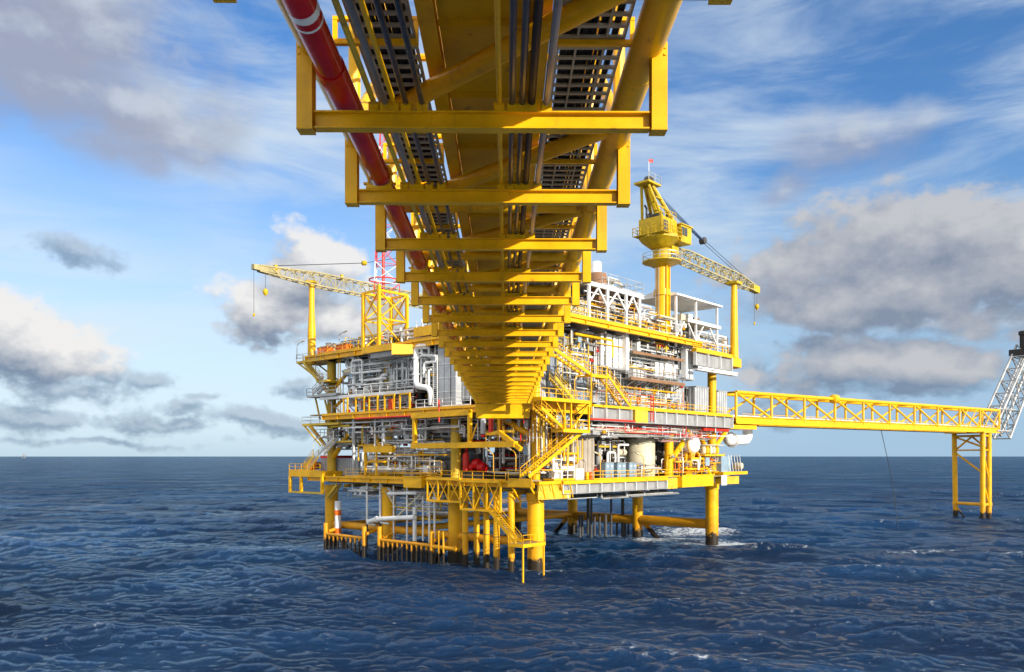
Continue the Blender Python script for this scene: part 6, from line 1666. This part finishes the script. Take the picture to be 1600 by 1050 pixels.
for p, q in (((x2, y2, 15.8), (x0, ym, 19.2)), ((x0, y0, 15.9), (x0, ym, 19.2)), ((x2, y2, 19.2), (x0, y0, 16.2)), ((x2, y2, 15.6), (x0, y0, 9.6)), ((x2, y2, 3.3), (x0, ym + .4, -1.6)), ((x0, y0, 3.3), (x0, ym - .4, -1.6)), ((x1, y1, 15.8), (x0, y0, 9.0)), ((x1, y1, 9.0), (x0, y0, 3.6))):
    obj('trestle_brace', MB().tube([p, q], .22, 8), M['leg'], t)
obj('trestle_cap', MB().box(XB - 4, XB + 1.4, -3.7, 5.2, zt_, zt_ + .3), M['yellow'], t)

t = thing('flare_boom', 'grey-white lattice flare boom with pipes leaning up from the end of the flare bridge', 'flare', (L + 2, 0, 21), None, FL)
f0 = Vector((L + 3.0, .0, 21.2)); f1 = Vector((L + 20.0, .0, 41)); wv = 3.6
dv = (f1 - f0).normalized(); sx = Vector((0, 1, 0)); ux = dv.cross(sx).normalized()
C4 = [(-1, -1), (1, -1), (1, 1), (-1, 1)]
def fc(k, f): 
    w = wv * (1 - .25 * f)
    return f0 + (f1 - f0) * f + ux * C4[k][0] * w + sx * C4[k][1] * 1.8
for k in range(4): obj('boom_chord', MB().tube([fc(k, 0), fc(k, 1)], .30, 10), M['steel'], t)
for i in range(6):
    for k in range(4):
        obj('boom_beam', MB().tube([fc(k, i / 6), fc((k + 1) % 4, i / 6)], .16, 8), M['steel'], t)
        obj('boom_brace', MB().tube([fc(k, i / 6), fc((k + 1) % 4, (i + 1) / 6)], .14, 8), M['grey'], t)
for k, u in enumerate((-.7, -.25, .2, .6)):
    o = obj('boom_pipe', MB().tube([f0 + ux * wv * u, f1 + ux * wv * u * .8], .26 if k % 2 else .36, 10), M[('steel', 'cabinet', 'white', 'steel')[k]], t)
obj('base_beam', MB().tube([(L - 1.5, -2, 20.6), (L + 6, -2, 20.6)], .25, 8), M['steel'], t)
obj('foot_beam', MB().tube([(L - 1.5, -2, 25.8), (L + 8, -2, 25.8)], .2, 8), M['steel'], t)
tp_ = f1 + ux * -1.6
obj('tip_gallery', MB().box(f1.x - 4.6, f1.x + 4.0, -2.6, 2.6, 39.9, 41.4), M['soot'], t)
obj('flare_tip', MB().lathe((f1.x - 2.2, 0, 41.4), [(.9, 0), (1.0, .2), (1.0, 3.6), (1.25, 3.7), (1.25, 4.6), (.9, 4.7)], 16), M['soot'], t)
t2 = obj('wind_shield', MB().lathe((f1.x + 1.6, 0, 41.4), [(1.2, 0), (1.4, .2), (1.4, 5.4), (1.1, 5.6)], 14), M['soot'], t)

p0 = Vector(((1376 - 800) / FPX * 168, 168, 20.4)); p1 = Vector(((1404 - 800) / FPX * 166, 166, -.5))
obj('mooring_rope', MB().tube([p0, p0 + (p1 - p0) * .5 + Vector((.5, 0, 0)), p1], .06, 6), M['rope'], None, 'thin dark rope hanging from the flare bridge down into the sea', 'rope', fr=WORLD)
# tiny far platform on the horizon
t = thing('distant_rig', 'tiny grey platform on the horizon far off over open sea', 'rig', ((37 - 800) / FPX * 6000, 6000, 0), None, WORLD)
X = (37 - 800) / FPX * 6000
obj('rig_deck', MB().box(X - 10, X + 10, 5990, 6010, 16, 24), M['grey'], t)
obj('rig_mast', MB().box(X - 2, X + 2, 5998, 6002, 24, 40), M['grey'], t)
for s in (-8, 8): obj('rig_leg', MB().box(X + s - 1.5, X + s + 1.5, 5998, 6002, -2, 16), M['grey'], t)
